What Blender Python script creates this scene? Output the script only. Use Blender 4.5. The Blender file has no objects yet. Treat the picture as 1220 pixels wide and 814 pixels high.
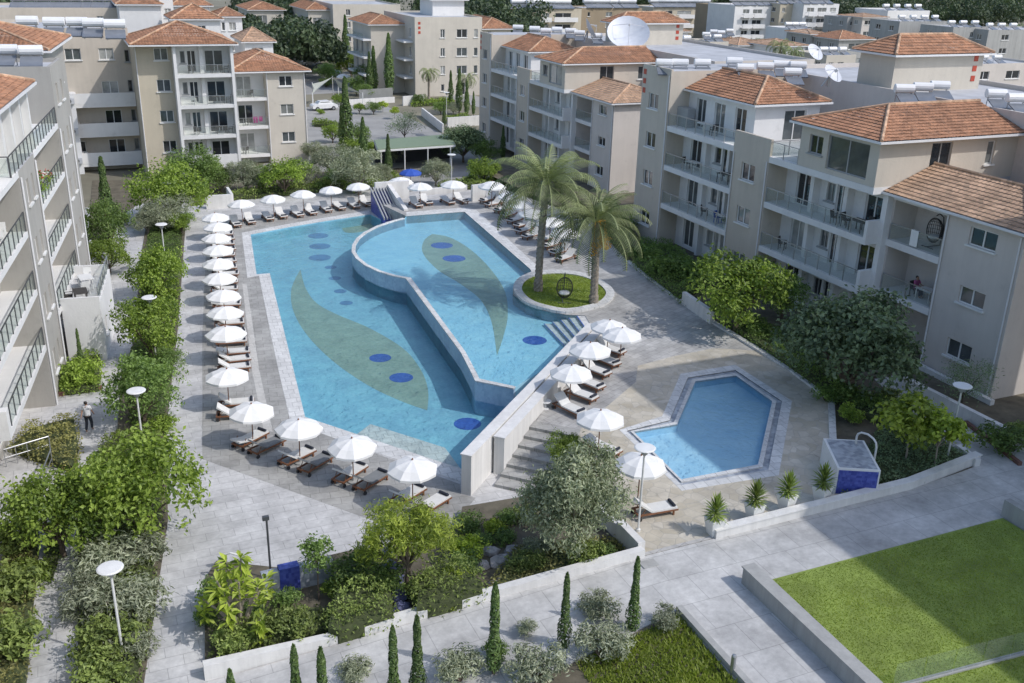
import bpy, math, random
from math import sin, cos, pi, radians as rad
from mathutils import Vector, Matrix
from mathutils.geometry import tessellate_polygon
RNG = random.Random(7)
SC = bpy.context.scene
COL = SC.collection
# ---------------------------------------------------------------- camera (35 mm lens, 24 m up, looking down over the pools)
F, PITCH, ROLL, YAW, HC = 1175.0, rad(21.6), rad(1.52), rad(-24.07), 24.0
def _axes():
    fw = Vector((0, cos(PITCH), -sin(PITCH))); rt = Vector((1, 0, 0)); up = rt.cross(fw)
    c, s = cos(ROLL), sin(ROLL)
    r, u = c*rt + s*up, -s*rt + c*up
    cy, sy = cos(YAW), sin(YAW)
    return [Vector((a.x*cy - a.y*sy, a.x*sy + a.y*cy, a.z)) for a in (r, u, fw)]
AR, AU, AF = _axes()
cam = bpy.data.cameras.new('camera'); cam.sensor_width = 36; cam.lens = 36*F/1220
cam.clip_start = 0.5; cam.clip_end = 4000
cob = bpy.data.objects.new('camera', cam); COL.objects.link(cob)
cob.matrix_world = Matrix(((AR.x, AU.x, -AF.x, 0), (AR.y, AU.y, -AF.y, 0), (AR.z, AU.z, -AF.z, HC), (0, 0, 0, 1)))
SC.camera = cob
def G(u, v, z=0.0):
    """survey helper: the ground point at height z seen at photo pixel u, v"""
    d = AR*((u-610)/F) - AU*((v-407)/F) + AF
    t = (z-HC)/d.z
    return Vector((d.x*t, d.y*t, z))
def gp(z, *pts): return [G(u, v, z).xy for u, v in pts]
# ---------------------------------------------------------------- light
SUN = Vector((0.70, -0.68, 1.0)).normalized()
sl = bpy.data.lights.new('sun', 'SUN'); sl.energy = 2.0; sl.angle = rad(0.53); sl.color = (1.0, 0.97, 0.95)
so = bpy.data.objects.new('sun', sl); COL.objects.link(so)
so.rotation_euler = SUN.to_track_quat('Z', 'Y').to_euler(); so.location = (30, -30, 60)
W = bpy.data.worlds.new('World'); SC.world = W; W.use_nodes = True
nt = W.node_tree; bg = nt.nodes['Background']
sk = nt.nodes.new('ShaderNodeTexSky'); sk.sky_type = 'NISHITA'; sk.sun_disc = False
sk.sun_elevation = math.asin(SUN.z); sk.sun_rotation = math.atan2(SUN.x, SUN.y)
sk.air_density = 1.0; sk.dust_density = 1.6; sk.ozone_density = 1.0
nt.links.new(sk.outputs[0], bg.inputs[0]); bg.inputs[1].default_value = 0.15
SC.view_settings.view_transform = 'Standard'; SC.view_settings.look = 'None'
SC.view_settings.exposure = 0.40; SC.view_settings.gamma = 1.0
# ---------------------------------------------------------------- materials
def _m(name):
    m = bpy.data.materials.new(name); m.use_nodes = True
    return m, m.node_tree, m.node_tree.nodes['Principled BSDF']
def N(t, typ, **k):
    n = t.nodes.new(typ)
    for a, b in k.items():
        if a.startswith('i_'):
            key = a[2:].replace('_', ' ')
            n.inputs[key].default_value = b
        else: setattr(n, a, b)
    return n
def c4(c): return (c[0], c[1], c[2], 1)
def mul(c, k): return tuple(min(1, x*k) for x in c)
def coords(t, world=True):
    if world: return N(t, 'ShaderNodeNewGeometry').outputs['Position']
    return N(t, 'ShaderNodeTexCoord').outputs['Object']
def noisecol(t, co, col, var, scale, detail=5, rough=.6):
    n = N(t, 'ShaderNodeTexNoise', i_Scale=scale, i_Detail=detail, i_Roughness=rough)
    t.links.new(co, n.inputs['Vector'])
    r = N(t, 'ShaderNodeValToRGB')
    r.color_ramp.elements[0].position = .3; r.color_ramp.elements[1].position = .7
    r.color_ramp.elements[0].color = c4(mul(col, 1-var)); r.color_ramp.elements[1].color = c4(mul(col, 1+var))
    t.links.new(n.outputs['Fac'], r.inputs[0])
    return r.outputs[0], n
def mixc(t, fac, a, b, mode='MIX'):
    x = N(t, 'ShaderNodeMix', data_type='RGBA', blend_type=mode)
    for s, v in ((x.inputs[0], fac), (x.inputs[6], a), (x.inputs[7], b)):
        if hasattr(v, 'links') or hasattr(v, 'node'): t.links.new(v, s)
        elif isinstance(v, tuple): s.default_value = c4(v)
        else: s.default_value = v
    return x.outputs[2]
def bump(t, b, h, strength=.3, dist=.02):
    n = N(t, 'ShaderNodeBump', i_Strength=strength, i_Distance=dist)
    t.links.new(h, n.inputs['Height']); t.links.new(n.outputs[0], b.inputs['Normal'])
def mat(name, col, rough=.75, var=.12, scale=1.5, bmp=0, metal=0, world=True, fine=0):
    m, t, b = _m(name); co = coords(t, world)
    c, n = noisecol(t, co, col, var, scale)
    if fine:
        n2 = N(t, 'ShaderNodeTexNoise', i_Scale=fine, i_Detail=3); t.links.new(co, n2.inputs['Vector'])
        g = N(t, 'ShaderNodeMapRange', i_To_Min=.82, i_To_Max=1.18); t.links.new(n2.outputs['Fac'], g.inputs[0])
        c = mixc(t, 1.0, c, g.outputs[0], 'MULTIPLY')
        n = n2
    t.links.new(c, b.inputs['Base Color']); b.inputs['Roughness'].default_value = rough; b.inputs['Metallic'].default_value = metal
    if bmp: bump(t, b, n.outputs['Fac'], bmp)
    return m
def wallmat(name, col, streak=.10):
    """painted render: broad blotches, rain streaks that run down, fine grain"""
    m, t, b = _m(name); co = coords(t)
    c, n = noisecol(t, co, col, .06, .35)
    mp = N(t, 'ShaderNodeMapping'); mp.inputs['Scale'].default_value = (1.6, 1.6, .12); t.links.new(co, mp.inputs[0])
    s = N(t, 'ShaderNodeTexNoise', i_Scale=1.3, i_Detail=6, i_Roughness=.7); t.links.new(mp.outputs[0], s.inputs['Vector'])
    g = N(t, 'ShaderNodeMapRange', i_From_Min=.35, i_From_Max=.75, i_To_Min=1+streak*.4, i_To_Max=1-streak); t.links.new(s.outputs['Fac'], g.inputs[0])
    c = mixc(t, 1.0, c, g.outputs[0], 'MULTIPLY')
    f = N(t, 'ShaderNodeTexNoise', i_Scale=9.0, i_Detail=4); t.links.new(co, f.inputs['Vector'])
    k = N(t, 'ShaderNodeTexNoise', i_Scale=.9, i_Detail=9, i_Roughness=.75); t.links.new(co, k.inputs['Vector'])
    kg = N(t, 'ShaderNodeMapRange', i_From_Min=.56, i_From_Max=.74, i_To_Min=1.0, i_To_Max=.84); t.links.new(k.outputs['Fac'], kg.inputs[0])
    c = mixc(t, 1.0, c, kg.outputs[0], 'MULTIPLY')
    t.links.new(c, b.inputs['Base Color']); b.inputs['Roughness'].default_value = .9
    bump(t, b, f.outputs['Fac'], .25, .03)
    return m
def paving(name, col, sx, sy, var=.16, rot=0.0, mortar=.012, dirt=.25, joint=.6, tint=None):
    m, t, b = _m(name); co = coords(t)
    mp = N(t, 'ShaderNodeMapping'); mp.inputs['Rotation'].default_value = (0, 0, rot); t.links.new(co, mp.inputs[0])
    br = N(t, 'ShaderNodeTexBrick', offset=.5); br.inputs['Scale'].default_value = 1.0
    br.inputs['Brick Width'].default_value = sx; br.inputs['Row Height'].default_value = sy; br.inputs['Mortar Size'].default_value = mortar
    br.inputs['Color1'].default_value = c4(mul(col, 1-var)); br.inputs['Color2'].default_value = c4(mul(tint or col, 1+var))
    br.inputs['Mortar'].default_value = c4(mul(col, joint)); br.inputs['Bias'].default_value = 0
    t.links.new(mp.outputs[0], br.inputs['Vector'])
    n = N(t, 'ShaderNodeTexNoise', i_Scale=.45, i_Detail=8, i_Roughness=.68); t.links.new(co, n.inputs['Vector'])
    g = N(t, 'ShaderNodeMapRange', i_From_Min=.3, i_From_Max=.7, i_To_Min=1-dirt, i_To_Max=1+dirt*.6); t.links.new(n.outputs['Fac'], g.inputs[0])
    c = mixc(t, 1.0, br.outputs['Color'], g.outputs[0], 'MULTIPLY')
    n3 = N(t, 'ShaderNodeTexNoise', i_Scale=3.5, i_Detail=6, i_Roughness=.7); t.links.new(co, n3.inputs['Vector'])
    g3 = N(t, 'ShaderNodeMapRange', i_From_Min=.3, i_From_Max=.7, i_To_Min=.86, i_To_Max=1.12); t.links.new(n3.outputs['Fac'], g3.inputs[0])
    c = mixc(t, 1.0, c, g3.outputs[0], 'MULTIPLY')
    t.links.new(c, b.inputs['Base Color']); b.inputs['Roughness'].default_value = .8
    bump(t, b, br.outputs['Fac'], -.4, .01)
    return m
def flagstone(name, c1, c2, scale, joint):
    """irregular stone paving: cells with their own tone and rough joints"""
    m, t, b = _m(name); co = coords(t)
    ns = N(t, 'ShaderNodeTexNoise', i_Scale=1.2, i_Detail=3); t.links.new(co, ns.inputs['Vector'])
    wob = mixc(t, .12, co, ns.outputs['Color'], 'ADD')
    v = N(t, 'ShaderNodeTexVoronoi', i_Scale=scale); t.links.new(wob, v.inputs['Vector'])
    e = N(t, 'ShaderNodeTexVoronoi', feature='DISTANCE_TO_EDGE', i_Scale=scale); t.links.new(wob, e.inputs['Vector'])
    sp = N(t, 'ShaderNodeSeparateColor'); t.links.new(v.outputs['Color'], sp.inputs[0])
    c = mixc(t, sp.outputs[0], c1, c2)
    g = N(t, 'ShaderNodeMapRange', i_From_Min=.0, i_From_Max=.05); t.links.new(e.outputs['Distance'], g.inputs[0])
    c = mixc(t, g.outputs[0], joint, c)
    n = N(t, 'ShaderNodeTexNoise', i_Scale=.5, i_Detail=8, i_Roughness=.7); t.links.new(co, n.inputs['Vector'])
    q = N(t, 'ShaderNodeMapRange', i_From_Min=.3, i_From_Max=.7, i_To_Min=.72, i_To_Max=1.15); t.links.new(n.outputs['Fac'], q.inputs[0])
    c = mixc(t, 1.0, c, q.outputs[0], 'MULTIPLY')
    t.links.new(c, b.inputs['Base Color']); b.inputs['Roughness'].default_value = .85
    bump(t, b, g.outputs[0], .4, .015)
    return m
def mosaic(name, c1, c2, scale=6.0, rough=.35, world=True):
    m, t, b = _m(name); co = coords(t, world)
    v = N(t, 'ShaderNodeTexVoronoi', i_Scale=scale, distance='CHEBYCHEV', i_Randomness=.35); t.links.new(co, v.inputs['Vector'])
    sp = N(t, 'ShaderNodeSeparateColor'); t.links.new(v.outputs['Color'], sp.inputs[0])
    c = mixc(t, sp.outputs[0], c1, c2)
    n, _ = noisecol(t, co, (.5, .5, .5), .25, .8); c = mixc(t, .6, c, n, 'OVERLAY')
    t.links.new(c, b.inputs['Base Color']); b.inputs['Roughness'].default_value = rough
    return m
def leafmat(name, dark, light, trans=.35, rough=.55):
    """leaves: every leaf its own tone, slightly translucent"""
    m, t, b = _m(name)
    at = N(t, 'ShaderNodeAttribute', attribute_name='tone'); oi = N(t, 'ShaderNodeObjectInfo')
    c = mixc(t, at.outputs['Fac'], dark, light)
    g = N(t, 'ShaderNodeMapRange', i_To_Min=.78, i_To_Max=1.25); t.links.new(oi.outputs['Random'], g.inputs[0])
    c = mixc(t, 1.0, c, g.outputs[0], 'MULTIPLY')
    t.links.new(c, b.inputs['Base Color']); b.inputs['Roughness'].default_value = rough
    tr = N(t, 'ShaderNodeBsdfTranslucent'); t.links.new(mixc(t, 1.0, c, (1.25, 1.35, .6), 'MULTIPLY'), tr.inputs[0])
    mx = N(t, 'ShaderNodeMixShader'); mx.inputs[0].default_value = trans
    t.links.new(b.outputs[0], mx.inputs[1]); t.links.new(tr.outputs[0], mx.inputs[2])
    t.links.new(mx.outputs[0], t.nodes['Material Output'].inputs[0])
    return m
def watermat(name, tint, bs=.06, scale=2.2):
    m, t, b = _m(name); co = coords(t)
    t.nodes.remove(b)
    tr = N(t, 'ShaderNodeBsdfTransparent'); tr.inputs[0].default_value = c4(tint)
    gl = N(t, 'ShaderNodeBsdfGlossy'); gl.inputs['Roughness'].default_value = .04
    fr = N(t, 'ShaderNodeFresnel', i_IOR=1.33)
    n = N(t, 'ShaderNodeTexNoise', i_Scale=scale, i_Detail=3, i_Distortion=.6); t.links.new(co, n.inputs['Vector'])
    bp = N(t, 'ShaderNodeBump', i_Strength=bs, i_Distance=.25); t.links.new(n.outputs['Fac'], bp.inputs['Height'])
    t.links.new(bp.outputs[0], gl.inputs['Normal']); t.links.new(bp.outputs[0], fr.inputs['Normal'])
    mx = N(t, 'ShaderNodeMixShader'); t.links.new(fr.outputs[0], mx.inputs[0]); t.links.new(tr.outputs[0], mx.inputs[1]); t.links.new(gl.outputs[0], mx.inputs[2])
    t.links.new(mx.outputs[0], t.nodes['Material Output'].inputs[0])
    return m
def glassmat(name, tint, op=.25):
    m, t, b = _m(name)
    b.inputs['Base Color'].default_value = c4(mul(tint, .5)); b.inputs['Roughness'].default_value = .06
    tr = N(t, 'ShaderNodeBsdfTransparent'); tr.inputs[0].default_value = c4(tint)
    mx = N(t, 'ShaderNodeMixShader'); mx.inputs[0].default_value = op
    t.links.new(tr.outputs[0], mx.inputs[1]); t.links.new(b.outputs[0], mx.inputs[2])
    t.links.new(mx.outputs[0], t.nodes['Material Output'].inputs[0])
    return m
def panemat(name):
    """window glass: dark room, or a pale curtain drawn behind it"""
    m, t, b = _m(name); oi = N(t, 'ShaderNodeObjectInfo'); co = coords(t)
    r = N(t, 'ShaderNodeValToRGB'); r.color_ramp.interpolation = 'CONSTANT'
    e = r.color_ramp.elements; e[0].color = (.035, .04, .045, 1); e[1].position = .45; e[1].color = (.10, .115, .12, 1)
    for p, c in ((.62, (.22, .23, .22, 1)), (.8, (.42, .43, .41, 1))):
        x = e.new(p); x.color = c
    t.links.new(oi.outputs['Random'], r.inputs[0])
    n, _ = noisecol(t, co, (.8, .8, .8), .25, 1.3)
    t.links.new(mixc(t, 1.0, r.outputs[0], n, 'MULTIPLY'), b.inputs['Base Color'])
    b.inputs['Roughness'].default_value = .05; b.inputs['Coat Weight'].default_value = .6; b.inputs['Coat Roughness'].default_value = .02
    return m
def tilemat(name, col):
    m, t, b = _m(name); co = coords(t)
    c, n = noisecol(t, co, col, .22, .5)
    v = N(t, 'ShaderNodeTexVoronoi', i_Scale=3.2); t.links.new(co, v.inputs['Vector']); sp = N(t, 'ShaderNodeSeparateColor'); t.links.new(v.outputs['Color'], sp.inputs[0])
    g = N(t, 'ShaderNodeMapRange', i_To_Min=.72, i_To_Max=1.28); t.links.new(sp.outputs[0], g.inputs[0]); c = mixc(t, 1.0, c, g.outputs[0], 'MULTIPLY')
    k = N(t, 'ShaderNodeTexNoise', i_Scale=1.4, i_Detail=8, i_Roughness=.75); t.links.new(co, k.inputs['Vector'])
    kg = N(t, 'ShaderNodeMapRange', i_From_Min=.55, i_From_Max=.7); t.links.new(k.outputs['Fac'], kg.inputs[0])
    c = mixc(t, kg.outputs[0], c, (.17, .15, .125)) if False else mixc(t, mixfac(t, kg.outputs[0], .4), c, (.17, .15, .125))
    t.links.new(c, b.inputs['Base Color']); b.inputs['Roughness'].default_value = .88
    return m
def mixfac(t, s, k):
    n = N(t, 'ShaderNodeMath', operation='MULTIPLY'); t.links.new(s, n.inputs[0]); n.inputs[1].default_value = k; return n.outputs[0]
M = {}
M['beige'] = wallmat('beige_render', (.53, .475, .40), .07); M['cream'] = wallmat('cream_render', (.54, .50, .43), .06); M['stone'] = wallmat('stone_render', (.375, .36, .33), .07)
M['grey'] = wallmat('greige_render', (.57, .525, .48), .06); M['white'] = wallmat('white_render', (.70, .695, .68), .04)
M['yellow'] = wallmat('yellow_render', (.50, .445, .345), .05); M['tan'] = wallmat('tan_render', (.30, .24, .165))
M['pool_white'] = wallmat('white_pool_wall', (.68, .67, .645), .17)
M['concrete'] = wallmat('grey_concrete', (.36, .36, .345), .22)
M['flat_roof'] = mat('flat_roof', (.42, .43, .45), .9, .2, .5)
M['tile'] = tilemat('clay_tiles', (.36, .18, .10))
M['tile_pale'] = tilemat('pale_clay_tiles', (.46, .30, .195))
M['fascia'] = mat('white_gutter', (.68, .68, .68), .6, .05)
M['trim'] = mat('white_trim', (.72, .72, .70), .5, .05); M['frame_grey'] = mat('grey_frame', (.33, .34, .34), .45, .05)
M['pane'] = panemat('window_glass'); M['rail_glass'] = glassmat('balcony_glass', (.93, .955, .94), .08)
M['steel'] = mat('steel', (.42, .43, .44), .35, .08, metal=.7); M['dark_steel'] = mat('dark_steel', (.09, .095, .10), .45, .1, metal=.3)
M['pole_white'] = mat('pale_pole', (.62, .62, .60), .45, .05)
M['deck'] = paving('grey_deck', (.52, .515, .505), 1.2, .6, .05, rad(0), .013, .34, .66)
M['deck_pool'] = paving('poolside_stone', (.36, .355, .335), .9, .6, .09, rad(8), .016, .34, .68)
M['deck_up'] = paving('upper_deck_stone', (.44, .43, .41), .8, .45, .1, rad(-25), .016, .36, .7)
M['band'] = paving('pale_band_stone', (.52, .51, .48), .8, .8, .06, 0, .014, .12, .75)
M['coping'] = paving('white_coping', (.62, .62, .605), .6, .6, .07, rad(5), .02, .2, .7)
M['flag'] = flagstone('sandy_flagstones', (.47, .42, .325), (.58, .535, .45), 1.9, (.43, .40, .34))
M['path'] = paving('concrete_path', (.50, .495, .48), 1.6, 1.6, .04, 0, .014, .36, .66)
M['asphalt'] = mat('asphalt', (.30, .295, .28), .9, .18, .3, .2); M['ground'] = mat('dry_ground', (.20, .185, .135), .95, .35, .05, fine=.6)
M['soil'] = mat('garden_soil', (.12, .105, .075), .95, .35, 1.2, .4, fine=5); M['turf'] = mat('lawn_turf', (.20, .26, .055), .95, .3, .7, .5, fine=9)
M['blue_rock'] = mat('blue_rock', (.12, .13, .24), .85, .4, 2.5, .5); M['rock'] = mat('garden_rock', (.33, .31, .30), .9, .3, 2.5, .5)
M['floor_lo'] = mosaic('lower_pool_tiles', (.22, .465, .58), (.27, .52, .635), 7, .5); M['floor_up'] = mosaic('upper_pool_tiles', (.31, .585, .73), (.36, .635, .775), 7, .5)
M['floor_hex'] = mosaic('small_pool_tiles', (.42, .62, .78), (.46, .66, .81), 7, .5)
M['leaf_tile'] = mosaic('leaf_mosaic', (.25, .35, .29), (.30, .39, .32), 7, .5); M['dot_tile'] = mosaic('blue_dot_mosaic', (.03, .09, .38), (.05, .13, .46), 7, .5)
M['dot_pale'] = mosaic('faded_dot_mosaic', (.09, .21, .38), (.11, .25, .44), 7, .5); M['blue_tile'] = mosaic('blue_mosaic', (.035, .05, .27), (.09, .12, .42), 9, .3); M['grey_tile'] = mosaic('grey_mosaic', (.22, .24, .28), (.42, .45, .48), 5, .3)
M['divider_tile'] = mosaic('divider_mosaic', (.30, .44, .58), (.39, .53, .66), 6, .35)
M['water'] = watermat('pool_water', (.89, .985, .985), .16, 2.6)
M['wood'] = mat('teak', (.20, .085, .04), .6, .3, 4, world=False); M['bark'] = mat('bark', (.13, .10, .075), .95, .3, 3, .5); M['bark_pale'] = mat('pale_bark', (.27, .235, .19), .95, .25, 4, .4)
M['fabric'] = mat('white_canvas', (.76, .755, .73), .9, .05, 2, world=False); M['mat_white'] = mat('white_cushion', (.66, .655, .63), .9, .06, 3, world=False)
M['mat_grey'] = mat('grey_sling', (.20, .21, .215), .85, .08, 3, world=False); M['navy'] = mat('navy_cushion', (.025, .03, .045), .9, .1, 3, world=False)
M['red_tile'] = mat('red_glazed_tile', (.42, .06, .035), .4, .1); M['brown_edge'] = mat('brown_edging', (.17, .085, .065), .8, .2); M['black'] = mat('black_plastic', (.03, .03, .032), .5, .1)
M['tank'] = mat('white_tank', (.74, .74, .74), .4, .04); M['collector'] = mat('grey_collector', (.16, .175, .20), .22, .1)
M['tank_grey'] = mat('weathered_tank', (.50, .51, .53), .45, .1)
M['dish'] = mat('dish_grey', (.60, .62, .66), .5, .08); M['skin'] = mat('skin', (.36, .21, .14), .6, .05); M['hair'] = mat('dark_hair', (.02, .016, .014), .6, .1)
def plain(name, c, r=.7): 
    if name not in M: M[name] = mat(name, c, r, .06, 3, world=False)
    return M[name]
M['lf_olive'] = leafmat('olive_leaves', (0.135, 0.162, 0.095), (0.446, 0.472, 0.338), .2)
M['lf_bright'] = leafmat('bright_leaves', (0.085, 0.144, 0.021), (0.351, 0.466, 0.081)); M['lf_lime'] = leafmat('lime_leaves', (0.138, 0.201, 0.023), (0.513, 0.600, 0.095), .4)
M['lf_mid'] = leafmat('mid_leaves', (0.073, 0.125, 0.032), (0.243, 0.351, 0.095)); M['lf_dark'] = leafmat('dark_leaves', (0.061, 0.099, 0.050), (.24, .32, .17), .25)
M['lf_cyp'] = leafmat('cypress_leaves', (0.039, 0.078, 0.022), (0.162, 0.243, 0.061), .2); M['lf_palm'] = leafmat('palm_leaves', (.05, .075, .028), (.30, .34, .155), .2)
M['lf_hedge'] = leafmat('hedge_leaves', (0.084, 0.122, 0.029), (0.338, 0.419, 0.115), .3); M['lf_rust'] = leafmat('rusty_hedge_leaves', (0.121, 0.121, 0.041), (0.392, 0.378, 0.135), .3)
M['lf_sage'] = leafmat('sage_leaves', (.10, .13, .07), (.36, .39, .26), .2)
M['lf_far'] = leafmat('wood_leaves', (0.030, 0.054, 0.027), (0.135, 0.189, 0.081), .15)
M['dates'] = mat('orange_dates', (.55, .27, .02), .6, .25, 9, world=False); M['flower'] = mat('red_flowers', (.40, .03, .03), .7, .3, 9, world=False)
# ---------------------------------------------------------------- mesh builder
class MB:
    def __init__(s): s.v = []; s.f = []; s.mi = []; s.uv = {}; s.tone = []
    def add(s, vs, fs, mi=0):
        o = len(s.v); s.v += [tuple(v) for v in vs]
        for f in fs: s.f.append(tuple(i+o for i in f)); s.mi.append(mi)
    def quad(s, a, b, c, d, mi=0): s.add((a, b, c, d), ((0, 1, 2, 3),), mi)
    def box(s, x0, x1, y0, y1, z0, z1, mi=0):
        s.add([(x0, y0, z0), (x1, y0, z0), (x1, y1, z0), (x0, y1, z0), (x0, y0, z1), (x1, y0, z1), (x1, y1, z1), (x0, y1, z1)],
              [(0, 3, 2, 1), (4, 5, 6, 7), (0, 1, 5, 4), (1, 2, 6, 5), (2, 3, 7, 6), (3, 0, 4, 7)], mi)
    def obox(s, c, d, l, w, z0, z1, mi=0):
        """box of length l along d (2D unit) and width w, centre c"""
        d = Vector(d).normalized(); n = Vector((-d.y, d.x)); c = Vector((c[0], c[1]))
        p = [c + d*a*l/2 + n*b*w/2 for a, b in ((-1, -1), (1, -1), (1, 1), (-1, 1))]
        s.prism(p, z0, z1, mi)
    def seg(s, a, b, w, z0, z1, mi=0):
        a, b = Vector(a[:2]), Vector(b[:2]); s.obox((a+b)/2, b-a, (b-a).length, w, z0, z1, mi)
    def prism(s, poly, z0, z1, mi=0, bottom=True):
        n = len(poly); ar = sum(poly[i][0]*poly[(i+1) % n][1]-poly[(i+1) % n][0]*poly[i][1] for i in range(n))
        if ar < 0: poly = poly[::-1]
        zb = z0 if callable(z0) else (lambda p: z0); zt = z1 if callable(z1) else (lambda p: z1)
        vs = [(p[0], p[1], zb(p)) for p in poly]+[(p[0], p[1], zt(p)) for p in poly]
        fs = [tuple(range(n, 2*n))]+[(i, (i+1) % n, n+(i+1) % n, n+i) for i in range(n)]
        if bottom: fs.append(tuple(range(n-1, -1, -1)))
        s.add(vs, fs, mi)
    def tube(s, pts, rs, k=8, mi=0, cap=True):
        pts = [Vector(p) for p in pts]
        if not hasattr(rs, '__len__'): rs = [rs]*len(pts)
        o = []; prev = None
        for i, p in enumerate(pts):
            t = (pts[min(i+1, len(pts)-1)]-pts[max(i-1, 0)]).normalized()
            if prev is None: a = t.orthogonal().normalized()
            else: a = (prev-t*prev.dot(t)).normalized()
            prev = a; b = t.cross(a)
            o += [p+rs[i]*(a*cos(2*pi*j/k)+b*sin(2*pi*j/k)) for j in range(k)]
        fs = []
        for i in range(len(pts)-1):
            for j in range(k): fs.append((i*k+j, i*k+(j+1) % k, (i+1)*k+(j+1) % k, (i+1)*k+j))
        if cap: fs.append(tuple(range(k-1, -1, -1))); fs.append(tuple((len(pts)-1)*k+j for j in range(k)))
        s.add(o, fs, mi)
    def lathe(s, prof, k=12, c=(0, 0, 0), mi=0):
        vs = [(c[0]+r*cos(2*pi*j/k), c[1]+r*sin(2*pi*j/k), c[2]+z) for r, z in prof for j in range(k)]
        fs = [(i*k+j, i*k+(j+1) % k, (i+1)*k+(j+1) % k, (i+1)*k+j) for i in range(len(prof)-1) for j in range(k)]
        fs.append(tuple(range(k-1, -1, -1))); fs.append(tuple((len(prof)-1)*k+j for j in range(k)))
        s.add(vs, fs, mi)
    def sheet(s, outer, holes=(), z=0.0, mi=0):
        zf = z if callable(z) else (lambda p: z)
        loops = [[Vector((p[0], p[1], 0)) for p in outer]]+[[Vector((p[0], p[1], 0)) for p in h] for h in holes]
        flat = [p for l in loops for p in l]; vs = [(p.x, p.y, zf(p)) for p in flat]; fs = []
        for t in tessellate_polygon(loops):
            a, b, c = (flat[i] for i in t)
            fs.append(t if (b-a).cross(c-a).z > 0 else t[::-1])
        s.add(vs, fs, mi)
    def slab(s, outer, holes, z, th, mi=0):
        zf = z if callable(z) else (lambda p: z)
        s.sheet(outer, holes, z, mi)
        for l in [outer]+list(holes):
            n = len(l); ar = sum(l[i][0]*l[(i+1) % n][1]-l[(i+1) % n][0]*l[i][1] for i in range(n))
            if (ar < 0) == (l is outer): l = l[::-1]
            for i in range(n):
                a, b = l[i], l[(i+1) % n]
                s.quad((a[0], a[1], zf(a)-th), (b[0], b[1], zf(b)-th), (b[0], b[1], zf(b)), (a[0], a[1], zf(a)), mi)
    def build(s, name, mats, parent=None, loc=None, smooth=False):
        me = bpy.data.meshes.new(name); me.from_pydata(s.v, [], s.f)
        if not isinstance(mats, (list, tuple)): mats = [mats]
        for m in mats: me.materials.append(M[m] if isinstance(m, str) else m)
        if len(mats) > 1: me.polygons.foreach_set('material_index', s.mi)
        if smooth: me.polygons.foreach_set('use_smooth', [True]*len(s.f))
        if s.tone:
            a = me.attributes.new('tone', 'FLOAT', 'FACE'); a.data.foreach_set('value', s.tone)
        me.update()
        o = bpy.data.objects.new(name, me); COL.objects.link(o)
        if parent: o.parent = parent
        if loc: o.location = loc
        return o
def tag(o, label=None, cat=None, group=None, kind=None):
    if label: o['label'] = label
    if cat: o['category'] = cat
    if group: o['group'] = group
    if kind: o['kind'] = kind
    return o
def thing(name, label, cat, loc=(0, 0, 0), rz=0.0, group=None):
    o = bpy.data.objects.new(name, None); COL.objects.link(o); o.location = loc; o.rotation_euler = (0, 0, rz); o.empty_display_size = .3
    return tag(o, label, cat, group)
def dup(root, loc, rz=None, label=None, group=None, scale=None, cat=None):
    def cp(o, par):
        c = o.copy(); COL.objects.link(c)
        if par: c.parent = par
        for ch in KIDS.get(o.name, ()) : cp(ch, c)
        return c
    KIDS = {}
    for o in root.children_recursive: KIDS.setdefault(o.parent.name, []).append(o)
    c = cp(root, None); c.location = loc
    if rz is not None: c.rotation_euler = (0, 0, rz)
    if label: c['label'] = label
    if group: c['group'] = group
    if scale: c.scale = scale if hasattr(scale, '__len__') else (scale,)*3
    return c
class Proto:
    """first use places the master itself, later uses copy it"""
    def __init__(s, root): s.r = root; s.used = False
    def put(s, loc, rz=0, label=None, group=None, scale=None):
        sc = None if scale is None else (scale if hasattr(scale, '__len__') else (scale,)*3)
        if not s.used:
            s.used = True; o = s.r; o.location = loc; o.rotation_euler = (0, 0, rz)
            if label: o['label'] = label
            if group: o['group'] = group
            s.first_scale = sc
            if sc: o.scale = sc
            return o
        c = dup(s.r, loc, rz, label, group)
        c.scale = sc or (1, 1, 1)
        return c
def struct(name, mb, m): return tag(mb.build(name, m), kind='structure')
ORD = ['first', 'second', 'third', 'fourth', 'fifth', 'sixth', 'seventh', 'eighth', 'ninth', 'tenth', 'eleventh', 'twelfth', 'thirteenth', 'fourteenth', 'fifteenth', 'sixteenth', 'seventeenth', 'eighteenth', 'nineteenth', 'twentieth', 'twenty-first', 'twenty-second', 'twenty-third', 'twenty-fourth', 'twenty-fifth', 'twenty-sixth', 'twenty-seventh', 'twenty-eighth', 'twenty-ninth', 'thirtieth']
# ================================================================ ground, decks, pools
ZU = 1.15                                                            # the upper terrace stands 1.15 m above the lower deck
def V2(*p): return [Vector(q) for q in p]
RIMPX = [(479.7, 259.8), (466, 263.4), (448.7, 269.3), (434, 276.7), (425, 284), (420, 292), (419.3, 300), (424, 307.5), (434.6, 316), (450.8, 323.6), (468.5, 328.8), (484, 331.7), (549.7, 420), (563, 446)]
RIM = gp(ZU, *RIMPX)
WA, WB = Vector((15.0, 38.15)), Vector((28.35, 51.25)); WD = (WB-WA).normalized(); WN = Vector((WD.y, -WD.x))      # long white wall, 45 degrees
def onwall(t, off): return WA + WD*t + WN*off
DIV_END = gp(ZU, (610, 463))[0]
tdiv = (DIV_END-WA).dot(WD)
LP_edge = gp(0, (441, 255.5), (420, 258.7), (387.5, 263.5), (343, 271), (298.6, 279.5), (305.7, 327.1), (321.4, 325.8), (340, 401), (363.5, 497), (419, 515.5), (556, 561))
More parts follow.
